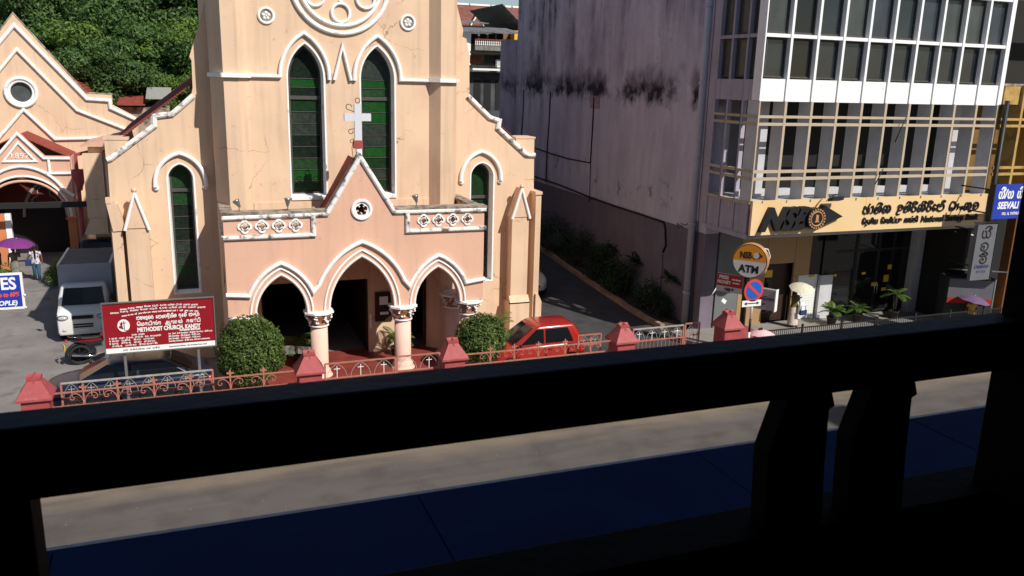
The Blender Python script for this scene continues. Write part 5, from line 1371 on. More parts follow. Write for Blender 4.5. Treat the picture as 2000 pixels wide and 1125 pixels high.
MB().box(17.98, 18.6, 23.75, 24.25, .13, 1.12).build('wing', M['redgate'], o, world=True)
plq = tag(MB().box(18.62, 19.05, 23.7, 24.3, .13, .98).build('stone_block', M['pave']), 'pale stone block between the red pillar and the black railing', 'block')

def fence_thing(label, x, grp='iron fence panels between the red pillars'): return thing('iron_fence', label, 'fence', (x, 24, 0), group=grp)
def scroll_panel(t, x0, x1, cols, zt=1.13, zb=.74, y=24.0):
    m = M['rail']
    MB().box(x0, x1, y - .018, y + .018, zt - .02, zt + .02).build('top_rail', m, t)
    MB().box(x0, x1, y - .018, y + .018, zb - .02, zb + .02).build('mid_rail', m, t)
    MB().box(x0, x1, y - .02, y + .02, .20, .24).build('bottom_rail', m, t)
    MB().box(x0, x1, y - .12, y + .12, 0, .18).build('plinth', M['redgate'], t)
    n = int((x1 - x0) / .17)
    for i in range(n + 1):
        x = x0 + .05 + (x1 - x0 - .1) * i / n
        MB().box(x - .008, x + .008, y - .008, y + .008, .24, zb + .04).build('bar', m, t)
    for c in cols:
        mb = MB().box(c - .02, c + .02, y - .01, y + .01, zb, zt + .09)
        for k in (-.03, .03): mb.tube([(c + k * .2, y - .015, zb + .12), (c + k, y - .02, zb - .02), (c + k * 1.4, y - .02, zb - .10)], .01, 5)
        mb.build('upright', m, t)
        mb = MB().prism([(c, zt + .24), (c + .035, zt + .16), (c + .02, zt + .13), (c + .09, zt + .15), (c + .10, zt + .10), (c + .03, zt + .09), (c + .025, zt + .03), (c - .025, zt + .03), (c - .03, zt + .09), (c - .10, zt + .10), (c - .09, zt + .15), (c - .02, zt + .13), (c - .035, zt + .16)], y - .015, y + .015)
        mb.build('fleur_finial', m, t)
        for s_ in (-1, 1):
            pth = [(c + s_ * .02, zb + .08), (c + s_ * .05, zb + .20), (c + s_ * .14, zb + .31), (c + s_ * .25, zb + .33), (c + s_ * .33, zb + .27), (c + s_ * .33, zb + .19), (c + s_ * .27, zb + .16), (c + s_ * .23, zb + .20), (c + s_ * .26, zb + .235)]
            MB().tube([(a_, y, b_) for a_, b_ in cr_(pth, 4)], .013, 5).build('scroll', m, t)
def cross_panel(t, x0, x1, n, zt=1.24, zb=.78, y=24.0, topm='rail', arcs=True, low=True, crossm='whitemetal'):
    m = M['rail']
    MB().box(x0, x1, y - .022, y + .022, zt - .022, zt + .022).build('top_rail', M[topm], t)
    MB().box(x0, x1, y - .018, y + .018, zb - .02, zb + .02).build('mid_rail', m, t)
    for x in (x0, x1): MB().box(x - .025, x + .025, y - .025, y + .025, .05, zt).build('stile', m, t)
    if low: MB().box(x0, x1, y - .018, y + .018, .12, .16).build('bottom_rail', m, t)
    w_ = (x1 - x0) / n
    for i in range(n):
        c = x0 + w_ * (i + .5)
        MB().prism([(c - .009, zb + .02), (c + .009, zb + .02), (c + .009, zt - .195), (c + .09, zt - .195), (c + .09, zt - .178), (c + .009, zt - .178), (c + .009, zt - .10), (c - .009, zt - .10), (c - .009, zt - .178), (c - .09, zt - .178), (c - .09, zt - .195), (c - .009, zt - .195)], y - .008, y + .008).build('cross', M[crossm], t)
        if arcs: MB().tube([(a_, y, b_) for a_, b_ in arch(c, zb, w_ * .42, zt - zb - .03, 6)], .008, 4).build('arc', M['greyrail'], t)
    if low:
        k = int((x1 - x0) / .16)
        for i in range(k + 1):
            x = x0 + (x1 - x0) * (i + .5) / (k + 1)
            MB().box(x - .008, x + .008, y - .008, y + .008, .16, zb + .0).build('bar', m, t)
            MB().prism([(x - .02, zb + .021), (x + .02, zb + .021), (x, zb + .09)], y - .008, y + .008).build('spear', m, t)
f1 = fence_thing('scrolled iron fence in front of the black car, with a gate leaf folded behind', -1)
scroll_panel(f1, -3.82, 2.62, [-3.04, -2.2, -1.28, -.33, .74, 1.66])
g1 = fence_thing('grey topped gate leaf with small crosses folded behind the left scrolled fence', -2)
cross_panel(g1, -3.60, .28, 8, 1.30, .86, 24.28, 'greyrail', low=False, crossm='greyrail')
f2 = fence_thing('iron fence with white crosses in front of the porch columns', 5)
cross_panel(f2, 3.42, 5.55, 3, 1.25, .78, low=False); cross_panel(f2, 5.60, 6.96, 2, 1.27, .80, low=False)
f3 = fence_thing('scrolled iron fence in front of the red car', 10)
scroll_panel(f3, 7.74, 12.98, [8.64, 9.46, 10.30, 11.26, 12.2], 1.13, .78)
g2 = fence_thing('short open gate leaf between the red car and the driveway pillar', 12.5)
cross_panel(g2, 11.9, 12.75, 2, 1.30, .95, 24.35, 'rail', low=False, crossm='greyrail')
g3 = fence_thing('gate with crosses closing the driveway right of the fourth pillar', 15)
cross_panel(g3, 13.85, 15.85, 4, 1.42, .98, 24.1, 'greyrail'); cross_panel(g3, 15.92, 16.5, 1, 1.46, 1.02, 24.1, 'rail')

br = thing('black_railing', 'black pedestrian railing along the pavement in front of the bank', 'railing', (22, 23.9, 0))
MB().box(18.8, 31, 23.58, 23.62, 1.06, 1.10).build('top_rail', M['plastic'], br)
MB().box(18.8, 31, 23.58, 23.62, .24, .28).build('bottom_rail', M['plastic'], br)
barm = MB().box(-.009, .009, -.009, .009, .28, 1.06)
b0 = barm.build('bar', M['plastic'], br, world=False); b0.location = (18.9 - 22, 23.6 - 23.9, 0)
x = 18.99
while x < 31:
    c = b0.copy(); COL.objects.link(c); c.location = (x - 22, -.3, 0); x += .092
for x in (18.8, 20.6, 22.4, 24.0, 24.1, 26.0, 27.8, 29.6): MB().box(x - .03, x + .03, 23.57, 23.63, .13, 1.22).build('post', M['plastic'], br)

# kiosk with notices in front of the yellow house
ko = thing('kiosk', 'small green white street kiosk with open tin flap roof and notices', 'kiosk', (30, 25.2, 0))
M['cabing'] = mat('dark_cabin_paint', (0.035, 0.04, 0.038), var=.2)
M['kioskg'] = mat('pale_green_paint', (0.20, 0.25, 0.22), rough=.6, var=.08)
yw = math.radians(-35)
Mk = Matrix.Translation((29.6, 24.35, 0)) @ Matrix.Rotation(math.radians(-30), 4, 'Z')
MB().box(-.9, .9, 0, 1.0, .13, 2.2, M=Mk).build('cabin', M['cabing'], ko)
MB().box(-.85, .85, -.03, -.002, 1.15, 2.15, M=Mk).build('poster_panel', M['greysign'], ko)
MB().box(-.85, .85, -.05, -.031, 1.15, 1.38, M=Mk).build('poster_red_band', M['pressred'], ko)
MB().box(.901, .94, .0, .95, .5, 2.2, M=Mk).build('side_wall', M['kioskg'], ko)
for z0_, z1_, mm in ((1.55, 1.95, 'whitemetal'), (1.32, 1.5, 'yplate'), (.9, 1.27, 'whitemetal')):
    MB().box(.942, .95, .35, .85, z0_, z1_, M=Mk).build('notice', M[mm], ko)
MB().hexa([(x, y, z + q) for x in (-1.1, 1.1) for (y, z) in ((-.9, 2.55), (1.1, 2.25)) for q in (0, .04)]).build('roof_flap', M['greysign'], ko) if False else MB().hexa([tuple(Mk @ Vector((x, y, z + q))) for x in (-.6, 1.25) for (y, z) in ((-.5, 2.62), (1.2, 2.30)) for q in (0, .04)]).build('roof_flap', M['sheet'], ko)
wires('tube_lamp', 'thin white tube lamp under the bank canopy near the kiosk', [at(1865, 452, y=25.5), at(1908, 461, y=25.2)], .025, 'whitemetal')

# ================================================================== VEHICLES
def lerp(a, b, t): return a + (b - a) * t
def wheel(par, x, y, r, side, wd=.17):
    Mw = Matrix.Translation((x, y, r)) @ Matrix.Rotation(PI / 2 * -side, 4, 'X')
    t = MB().lathe([(r * .62, -wd), (r * .92, -wd), (r, -wd * .8), (r, -wd * .2), (r * .93, 0), (r * .64, .0), (r * .62, -.03)], n=28, M=Mw).build('wheel', M['tyre'], par, world=False)
    MB().lathe([(.01, -.03), (r * .15, -.012), (r * .18, -.03), (r * .5, -.045), (r * .60, -.01), (r * .64, -.002), (r * .64, -.1)], n=24, M=Mw).build('rim', M['steel'], t, world=False)
    mb = MB()
    for k in range(7):
        a = 2 * PI * k / 7
        mb.box(-.018, .018, r * .16, r * .58, -.035, -.012, M=Mw @ Matrix.Rotation(a, 4, 'Z'))
    mb.build('spokes', M['steel'], t, world=False)
    return t
def car(name, label, cat, loc, rotz, st, gh, paint, wheels, wr=.28, group=None, doors=(0.0,), rq=.20):
    """st: body stations (x, half width, top, bottom); gh: belt/roof (x rear belt, x rear roof, x front roof, x front belt, half belt, half roof, z belt, z roof)"""
    t = thing(name, label, cat, loc, rotz, group)
    b = lambda n_, mb, m, par=None, bv=0: mb.build(n_, M[m] if isinstance(m, str) else m, par or t, world=False if par is None else True, bevel=bv)
    rings = []
    for x, w_, zt, zb in st:
        h = [(0, zt + .03), (w_ * .5, zt + .025), (w_ * .86, zt + .005), (w_ * .97, zt - .04), (w_, zt - .13), (w_ * 1.01, (zt + zb) / 2), (w_ * .99, zb + .10), (w_ * .93, zb), (w_ * .5, zb - .02), (0, zb - .02)]
        rings.append([(x, y, z) for y, z in h] + [(x, -y, z) for y, z in reversed(h[1:-1])])
    body = MB().loft(rings).build('body', paint, t, world=False)
    md = body.modifiers.new('subdivision', 'SUBSURF'); md.levels = md.render_levels = 1
    xr, xrr, xfr, xf, wb, wr_, zb_, zr = gh
    r0 = []
    for tt, bul in ((0, 0), (.5, .012), (.92, .006), (1.0, -.03)):
        xa, xb = lerp(xr, xrr, tt), lerp(xf, xfr, tt); w_ = lerp(wb, wr_, tt) + bul; z = lerp(zb_ - .03, zr, tt)
        if tt == 1.0: xa += .05; xb -= .05
        r0.append([(xa, -w_ * .88, z), (xa - .03, 0, z), (xa, w_ * .88, z), (lerp(xa, xb, .06), w_, z), (lerp(xa, xb, .5), w_ + .012, z), (lerp(xa, xb, .94), w_, z), (xb, w_ * .86, z), (xb + .05, 0, z), (xb, -w_ * .86, z), (lerp(xa, xb, .94), -w_, z), (lerp(xa, xb, .5), -w_ - .012, z), (lerp(xa, xb, .06), -w_, z)])
    rt_ = r0[-1]
    r0.append([(lerp((xrr + xfr) / 2, p[0], .8), p[1] * .8, p[2] + .03) for p in rt_])
    cabin = MB().loft(r0).build('cabin', paint, t, world=False)
    bv = cabin.modifiers.new('bevel', 'BEVEL'); bv.width = .045; bv.segments = 3; bv.limit_method = 'ANGLE'; bv.angle_limit = .35
    def sp(x, tt, s_):
        w_ = lerp(wb, wr_, tt) + .012 * (1 - abs(2 * tt - 1)) + .022
        return (x, s_ * w_, lerp(zb_ - .03, zr, tt))
    ed = list(doors)
    xA = lambda tt: lerp(xf, xfr, tt); xC = lambda tt: lerp(xr, xrr, tt)
    lim = [('f', None)] + ed + [('r', None)]
    for s_ in (-1, 1):
        segs = []
        prev = None
        bounds = [('r',)] + sorted(ed) + [('f',)]
        for a, c in zip(bounds[:-1], bounds[1:]):
            lo_b = xC(.12) + rq if a == ('r',) else a + .035
            lo_t = xC(.86) + rq - .06 if a == ('r',) else a + .035
            hi_b = xA(.12) - .16 if c == ('f',) else c - .035
            hi_t = xA(.86) - .10 if c == ('f',) else c - .035
            q = [sp(lo_b, .12, s_), sp(hi_b, .12, s_), sp(lerp(hi_b, hi_t, .5), .5, s_), sp(hi_t, .86, s_), sp(lo_t, .86, s_), sp(lerp(lo_b, lo_t, .5), .5, s_)]
            n_ = len(q)
            MB().add(q + [(p[0], p[1] - s_ * .03, p[2]) for p in q], [tuple(range(n_)), tuple(range(n_, 2 * n_))] + [(k, (k + 1) % n_, (k + 1) % n_ + n_, k + n_) for k in range(n_)]).build('side_window', M['carglass'], cabin, world=False)
    for nm, xa_, dx in (('windscreen', xA, .030), ('rear_window', xC, -.014)):
        q = []
        for tt, kk in ((.10, .80), (.10, 0), (.10, -.80), (.88, -.80), (.88, 0), (.88, .80)):
            w_ = lerp(wb, wr_, tt)
            q.append((xa_(tt) + dx + (0 if kk else (.035 if dx > 0 else -.02)), w_ * kk, lerp(zb_ - .03, zr, tt) + .012))
        vs = q; n_ = len(q)
        back = [(p[0] - (.05 if dx > 0 else -.05), p[1], p[2] - .03) for p in q]
        MB().add(vs + back, [(0, 1, 4, 5), (1, 2, 3, 4), (6, 7, 10, 11), (7, 8, 9, 10)] + [(k, (k + 1) % n_, (k + 1) % n_ + n_, k + n_) for k in range(n_)]).build(nm, M['carglass'], cabin, world=False)
    yw_ = max(s[1] for s in st)
    for x in wheels:
        for s_ in (-1, 1):
            MB().prism(circle(x, wr + .02, wr + .055, 24), s_ * (yw_ + .008), s_ * (yw_ - .2)).build('wheel_arch', M['plastic'], t, world=False)
            wheel(t, x, s_ * (yw_ + .022), wr, s_)
    for s_ in (-1, 1):
        yy_ = s_ * (yw_ * 1.012 + .002)
        for x in list(doors) + [xf - .10, xr + .30]:
            MB().box(x - .006, x + .006, min(yy_, yy_ - s_ * .01), max(yy_, yy_ - s_ * .01), st[2][3] + .14, zb_ - .10).build('door_gap', M['plastic'], body, world=False)
        for x in [d - .30 * 0 - .16 for d in list(doors) + [xf - .95 if False else (doors[0] + .95)]]:
            if x < xf - .5: MB().tube([(x - .08, yy_ + s_ * .012, zb_ - .16), (x + .08, yy_ + s_ * .012, zb_ - .16)], .018, 6).build('door_handle', M['plastic'], body, world=False)
        MB().ball((xf - .20, s_ * (yw_ + .10), zb_ + .06), (.06, .09, .06), 10, 6).build('mirror', M['plastic'], t, world=False)
        MB().box(xr + .4, xf - .2, min(yy_, yy_ + s_ * .012), max(yy_, yy_ + s_ * .012), st[2][3] + .20, st[2][3] + .26).build('side_strip', M['plastic'], t, world=False)
    x0_, x1_ = st[0], st[-1]
    for s_ in (-1, 1):
        MB().ball((x1_[0] - .14, s_ * x1_[1] * .86, lerp(x1_[3], x1_[2], .62)), (.14, .13, .075), 10, 6).build('headlight', M['headlamp'], t, world=False)
        MB().ball((x0_[0] + .08, s_ * st[1][1] * .90, lerp(x0_[3], x0_[2], .75)), (.09, .09, .13), 10, 6).build('tail_light', M['redlamp'], t, world=False)
    MB().box(x1_[0] - .06, x1_[0] + .015, -.32, .32, lerp(x1_[3], x1_[2], .50), lerp(x1_[3], x1_[2], .68)).build('grille', M['plastic'], t, world=False)
    MB().box(x1_[0] - .02, x1_[0] + .022, -.20, .20, x1_[3] + .06, x1_[3] + .17).build('number_plate', M['whitemetal'], t, world=False)
    MB().box(x0_[0] - .022, x0_[0] + .02, -.20, .20, x0_[3] + .16, x0_[3] + .27).build('number_plate', M['yplate'], t, world=False)
    return t
hatch = [(-1.70, .58, .78, .34), (-1.66, .68, .88, .30), (-1.45, .74, .91, .26), (-.8, .75, .90, .24), (.0, .75, .89, .24), (.65, .75, .87, .24), (.95, .735, .86, .25), (1.30, .71, .80, .26), (1.58, .64, .72, .28), (1.70, .50, .58, .32)]
rc = car('red_hatchback', 'bright red orange small hatchback parked behind the scrolled fence beside the porch', 'car', (10.72, 25.45, 0.01), PI, [(a, b, c + .06, d) for a, b, c, d in hatch], (-1.64, -1.28, .12, .98, .70, .59, .95, 1.56), M['paintred'], (-1.12, 1.08), .27, doors=(-.14,), rq=.40)
sedan = [(-2.30, .62, .90, .38), (-2.24, .78, 1.00, .30), (-1.9, .87, 1.03, .26), (-1.0, .90, 1.00, .24), (.2, .90, .97, .24), (.9, .90, .96, .24), (1.2, .89, .96, .25), (1.75, .85, .90, .26), (2.12, .74, .80, .28), (2.28, .55, .66, .34)]
bc = car('black_sedan', 'glossy black blue saloon parked behind the left fence, under the church notice sign', 'car', (-2.02, 25.75, 0.01), PI, sedan, (-1.95, -1.05, .35, 1.30, .84, .62, 1.0, 1.46), M['paintblack'], (-1.42, 1.38), .31, doors=(-.30,))
wc = car('white_car_left', 'white car mostly cut off by the left edge of the view, below the blue board', 'car', (-8.35, 36.6, 0.01), -PI / 2, sedan, (-1.95, -1.05, .35, 1.30, .84, .62, 1.0, 1.46), M['paintwhite'], (-1.42, 1.38), .31, doors=(-.30,))
wc.name = 'white_car'
sc_ = car('silver_car', 'silver white car in the shade, nose showing from behind the church corner', 'car', (13.78, 35.2, .28), -PI / 2, sedan, (-1.95, -1.05, .35, 1.30, .84, .62, 1.0, 1.50), M['paintsilver'], (-1.42, 1.38), .31, doors=(-.30,))
vn = [(-2.1, .70, 1.1, .3), (-2.0, .82, 1.2, .28), (-1.5, .85, 1.25, .26), (0, .85, 1.25, .26), (1.2, .85, 1.2, .26), (1.7, .82, 1.05, .28), (2.1, .6, .8, .34)]
dv_ = car('dark_van', 'dark van in the shade behind the white box truck', 'van', (-4.1, 43.0, .01), -PI / 2, vn, (-2.0, -1.9, .9, 1.6, .82, .74, 1.2, 2.0), M['paintblack'], (-1.3, 1.4), .3, doors=(-.3, .6))
bl2 = car('blue_grey_car', 'blue grey car roof showing just behind the box of the white truck', 'car', (-4.0, 39.9, .01), -PI / 2, [(s[0] * .4, s[1] * .9, s[2], s[3]) for s in hatch], (-.9, -.7, .3, .6, .69, .6, .9, 1.75), M['paintsilver'], (-.4, .4), .27, doors=(0,)) if False else None

# white box truck nose-on
tr = thing('box_truck', 'white and grey box truck facing the street beside the church corner', 'truck', (-3.88, 33.3, 0))
tb = lambda n_, mb, m, par=tr, bv=0: mb.build(n_, M[m] if isinstance(m, str) else m, par, bevel=bv)
M['truckbox'] = mat('grey_box_sheet', (0.34, 0.36, 0.42), rough=.5, var=.06, vs=2)
M['boxroof'] = mat('shaded_box_roof', (0.13, 0.125, 0.12), rough=.7, var=.25, vs=2)  # roof sheet darkened: its shade is put into the colour
xa, xb = -4.74, -3.02
rings = []
for y, w_, z0_, z1_ in ((33.20, .72, .38, .90), (33.22, .80, .32, 1.06), (33.32, .84, .30, 1.16), (33.60, .85, .30, 1.24), (33.80, .85, .30, 1.30), (34.7, .85, .30, 1.30)):
    h = [(w_ * .8, z1_), (w_ * .97, z1_ - .05), (w_, z1_ - .15), (w_, z0_ + .1), (w_ * .95, z0_)]
    rings.append([(-3.88 + x, y, z) for x, z in h] + [(-3.88 - x, y, z) for x, z in reversed(h)])
tb('cab_body', MB().loft(rings), 'paintwhite', bv=.01)
cabr = []
for z, w_, yf, yb_ in ((1.22, .84, 33.72, 34.72), (1.55, .82, 33.92, 34.72), (1.86, .74, 34.14, 34.72), (1.93, .66, 34.26, 34.66)):
    cabr.append([(-3.88 - w_, yb_, z), (-3.88 - w_, yf + .12, z), (-3.88 - w_ * .9, yf, z), (-3.88, yf - .04, z), (-3.88 + w_ * .9, yf, z), (-3.88 + w_, yf + .12, z), (-3.88 + w_, yb_, z)])
cb = tb('cab', MB().loft(cabr), 'paintwhite')
q = [(-3.88 + k * w_, yf - .035 - (.035 if abs(k) < .1 else 0), z) for (z, w_, yf) in ((1.29, .84, 33.765), (1.84, .75, 34.115)) for k in (-.84, 0, .84)]
MB().add(q + [(p[0], p[1] + .06, p[2]) for p in q], [(0, 1, 4, 3), (1, 2, 5, 4), (6, 7, 10, 9), (7, 8, 11, 10), (0, 1, 7, 6), (1, 2, 8, 7), (3, 4, 10, 9), (4, 5, 11, 10), (0, 3, 9, 6), (2, 5, 11, 8)]).build('windscreen', M['carglass'], cb)
tb('wiper', MB().tube([(-4.2, 33.70, 1.30), (-3.9, 33.74, 1.38)], .01, 4).tube([(-3.7, 33.70, 1.30), (-3.4, 33.74, 1.38)], .01, 4), 'plastic')
for s_ in (-1, 1):
    tb('headlight', MB().hexa([(-3.88 + s_ * x, y, z) for x in (.50, .80) for (y, dz) in ((33.19 if x_ else 33.2, 0) for x_ in (0, 1)) for z in (.86, 1.02)]) if False else MB().ball((-3.88 + s_ * .64, 33.21, .95), (.17, .08, .085), 12, 8), 'headlamp')
    tb('headlight_surround', MB().ball((-3.88 + s_ * .64, 33.235, .95), (.20, .08, .105), 12, 8), 'plastic')
    tb('fog_lamp', MB().ball((-3.88 + s_ * .62, 33.20, .50), (.07, .04, .05), 10, 6), 'headlamp')
    tb('mirror', MB().box(-3.88 + s_ * .98 - .06, -3.88 + s_ * .98 + .06, 33.85, 33.90, 1.35, 1.62).tube([(-3.88 + s_ * .84, 34.0, 1.4), (-3.88 + s_ * .98, 33.88, 1.45)], .015, 5), 'plastic')
tb('grille', MB().box(-4.22, -3.54, 33.165, 33.24, .90, 1.02), 'plastic')
for k in range(2): tb('bumper_slot', MB().box(-4.2, -3.56, 33.175, 33.2, .58 + k * .09, .63 + k * .09), 'plastic')
tb('number_plate', MB().box(-4.05, -3.71, 33.165, 33.18, .42, .53), 'whitemetal')
tb('cargo_box', MB().box(xa - .02, xb + .06, 34.85, 38.2, .65, 2.50), 'truckbox')
tb('box_roof', MB().box(xa + .06, xb - .02, 34.95, 38.1, 2.505, 2.52), 'boxroof')
for x in (xa - .02, xb + .0): tb('box_edge', MB().box(x - .01, x + .07, 34.84, 38.2, 2.50, 2.56), 'whitemetal')
tb('box_edge', MB().box(xa - .02, xb + .06, 34.83, 34.87, 2.42, 2.56), 'truckbox')
tb('chassis', MB().box(xa + .3, xb - .3, 34, 38, .35, .64), 'plastic')
for y in (33.95, 37.3):
    for s_, x in ((-1, xa), (1, xb)):
        tb('wheel', MB().lathe([(.16, -.09), (.28, -.09), (.31, -.06), (.31, .06), (.28, .09), (.16, .09)], n=22, M=Matrix.Translation((x - s_ * .08, y, .31)) @ Matrix.Rotation(PI / 2, 4, 'Y')), 'tyre')
bc2 = thing('blue_grey_car', 'blue grey curved car roof behind the box of the white truck', 'car', (-3.9, 40, 0))
MB().loft([[(x, y, z) for x, z in ((-4.6, .5), (-4.62, 1.0), (-4.45 + k, zt), (-3.35 - k, zt), (-3.18, 1.0), (-3.2, .5))] for y, zt, k in ((38.5, .9, 0), (38.9, 1.6, .05), (39.6, 1.75, .08), (41.0, 1.6, .05), (41.5, 1.0, 0))]).build('body', M['paintsilver'], bc2)
MB().box(-4.3, -3.5, 38.66, 38.72, 1.0, 1.4).build('windscreen', M['carglass'], bc2)

tr.location.y -= .8
# motorcycle
mo = thing('motorcycle', 'red and black motorcycle with yellow plate parked in front of the white truck', 'motorcycle', (0, 0, 0), math.radians(16))
_p = at(158, 712, z=0)
mo.scale = (1.12,) * 3
mo.location = (_p.x + .695 * math.cos(math.radians(16)), _p.y + .695 * math.sin(math.radians(16)), 0)
mbk = lambda n_, mb, m, par=mo: mb.build(n_, M[m] if isinstance(m, str) else m, par, world=False)
for x, nm in ((-.62, 'rear'), (.62, 'front')):
    Mw = Matrix.Translation((x, 0, .30)) @ Matrix.Rotation(PI / 2, 4, 'X')
    wlo = MB().lathe([(.23, -.04), (.27, -.05), (.30, -.03), (.305, 0), (.30, .03), (.27, .05), (.23, .04), (.23, -.04)], n=26, M=Mw).build('wheel', M['tyre'], mo, world=False)
    mb = MB().lathe([(.215, -.02), (.235, -.02), (.235, .02), (.215, .02), (.215, -.02)], n=24, M=Mw).lathe([(.01, -.05), (.04, -.05), (.04, .05), (.01, .05)], n=10, M=Mw)
    for k in range(6): mb.box(-.012, .012, .03, .225, -.012, .012, M=Mw @ Matrix.Rotation(k * PI / 3, 4, 'Z'))
    mb.build('rim', M['plastic'], wlo, world=False)
mbk('frame', MB().tube([(-.62, .07, .30), (-.15, .08, .38), (.1, .06, .35), (.35, .03, .78)], .02, 6).tube([(-.62, -.07, .30), (-.15, -.08, .38)], .02, 6), 'plastic')
mbk('engine', MB().box(-.18, .16, -.11, .11, .26, .50).lathe([(.09, 0), (.10, .05), (.09, .1), (.10, .15), (.08, .22)], (.08, 0, .42), 10), 'steel')
mbk('fuel_tank', MB().loft([[(x, w_ * math.cos(a), z + h * math.sin(a)) for a in [2 * PI * k / 10 for k in range(10)]] for x, w_, h, z in ((-.02, .05, .05, .80), (.05, .12, .10, .82), (.2, .15, .13, .84), (.34, .12, .11, .84), (.42, .04, .05, .82))]), mat('red_tank_paint', (0.25, 0.006, 0.01), rough=.25, var=0, bump=0, clear=.8))
mbk('seat', MB().loft([[(x, w_ * math.cos(a), z + h * math.sin(a)) for a in [2 * PI * k / 8 for k in range(8)]] for x, w_, h, z in ((-.80, .05, .03, .86), (-.7, .10, .05, .84), (-.4, .12, .05, .80), (-.1, .10, .05, .78), (.02, .06, .04, .80))]), 'plastic')
mbk('side_panel', MB().prism([(-.85, .78), (-.3, .60), (.0, .62), (.02, .74), (-.4, .76)], -.11, .11), 'plastic')
mbk('red_stripe', MB().prism([(-.80, .775), (-.3, .70), (-.02, .71), (-.02, .75), (-.4, .765)], -.115, .115), bpy.data.materials['red_tank_paint'])
mbk('grab_rail', MB().tube([(-.55, .12, .86), (-.88, .10, .92), (-.88, -.10, .92), (-.55, -.12, .86)], .012, 5), 'chrome')
mbk('rear_mudguard', MB().tube([(-.62 + .36 * math.cos(a), 0, .30 + .36 * math.sin(a)) for a in [math.radians(60 + 12 * k) for k in range(11)]], .05, 6), 'plastic')
mbk('number_plate', MB().box(-1.03, -1.01, -.13, .13, .52, .68), 'yplate')
mbk('tail_light', MB().ball((-.95, 0, .78), (.05, .07, .04), 8, 5), 'redlamp')
mbk('fork', MB().tube([(.62, .07, .30), (.36, .07, .92)], .02, 6).tube([(.62, -.07, .30), (.36, -.07, .92)], .02, 6), 'chrome')
mbk('handlebar', MB().tube([(.28, .36, 1.02), (.34, .12, .98), (.34, -.12, .98), (.28, -.36, 1.02)], .015, 6), 'plastic')
mbk('headlight', MB().ball((.48, 0, .88), (.08, .09, .09), 10, 8), 'headlamp')
for s_ in (-1, 1):
    mbk('mirror', MB().tube([(.30, s_ * .28, 1.02), (.30, s_ * .34, 1.22)], .008, 5).ball((.30, s_ * .36, 1.25), (.03, .07, .045), 8, 5), 'chrome')
mbk('exhaust', MB().tube([(.1, -.12, .30), (-.3, -.15, .26), (-.85, -.16, .38)], [.02, .03, .045], 8), 'chrome')
mbk('front_mudguard', MB().tube([(.62 + .34 * math.cos(a), 0, .30 + .34 * math.sin(a)) for a in [math.radians(40 + 12 * k) for k in range(9)]], .045, 6), 'plastic')

# ================================================================== PLANTS
M['hedge'] = leafmat('clipped_bush_leaves', (0.030, 0.060, 0.014), (0.12, 0.18, 0.035), .2, .45)
M['palm'] = leafmat('palm_leaves', (0.05, 0.10, 0.02), (0.16, 0.24, 0.05), .3)
M['shrub'] = leafmat('dark_shrub_leaves', (0.012, 0.03, 0.01), (0.03, 0.07, 0.018), .2)
M['lime'] = leafmat('lime_leaves', (0.20, 0.26, 0.02), (0.36, 0.40, 0.04), .3)
M['core'] = mat('bush_inner_twigs', (0.015, 0.018, 0.008), var=.3)
def ball_bush(label, c, rx, rz, seed, n=9000, ls=.042, grp='round clipped bushes in front of the porch'):
    rng = random.Random(seed)
    t = thing('round_bush', label, 'bush', (c[0], c[1], 0), group=grp)
    mb = MB()
    for _ in range(n):
        d = Vector((rng.gauss(0, 1), rng.gauss(0, 1), rng.gauss(0, 1))).normalized()
        if d.z < -.75: continue
        k = 1 + .02 * math.sin(d.x * 9 + seed) + .02 * math.sin(d.z * 11 + d.y * 6) + .075 * mnoise.noise(d * 3.1 + Vector((seed, 0, 0))) + .05 * mnoise.noise(d * 8)
        if mnoise.noise(d * 7 + Vector((0, seed, 3))) > .38: k -= .10
        rr_ = k * (1 - .16 * rng.random() ** 1.6) + (rng.random() < .04) * rng.uniform(.02, .09)
        p = Vector((c[0] + d.x * rx * rr_, c[1] + d.y * rx * rr_, c[2] + d.z * rz * rr_))
        nr = (d + Vector((rng.gauss(0, .55), rng.gauss(0, .55), rng.gauss(0, .55) + .3))).normalized()
        u = nr.cross(Vector((rng.gauss(0, 1), rng.gauss(0, 1), rng.gauss(0, 1)))).normalized(); v = nr.cross(u)
        s_ = ls * rng.uniform(.6, 1.25); i = len(mb.v)
        mb.v += [tuple(p - u * s_), tuple(p + v * s_ * .55), tuple(p + u * s_), tuple(p - v * s_ * .55)]
        mb.f.append((i, i + 1, i + 2, i + 3)); mb.sm.append(False)
    mb.build('foliage', M['hedge'], t)
    MB().ball(c, (rx * .78, rx * .78, rz * .78), 24, 14).build('twigs', M['core'], t)
    mb = MB()
    for k in range(7):
        a = rng.uniform(0, 6.28); mb.tube([(c[0] + .12 * math.cos(a), c[1] + .12 * math.sin(a), 0), (c[0] + .4 * rx * math.cos(a), c[1] + .4 * rx * math.sin(a), c[2] - rz * .5)], .025, 5)
    mb.build('stems', M['bark'], t)
ball_bush('large round clipped bush left of the second red pillar', (1.41, 25.35, 1.42), 1.0, 1.12, 5, 12500)
ball_bush('smaller round clipped bush between the porch and the red car', (8.72, 25.2, 1.22), .86, .86, 8, 8500)
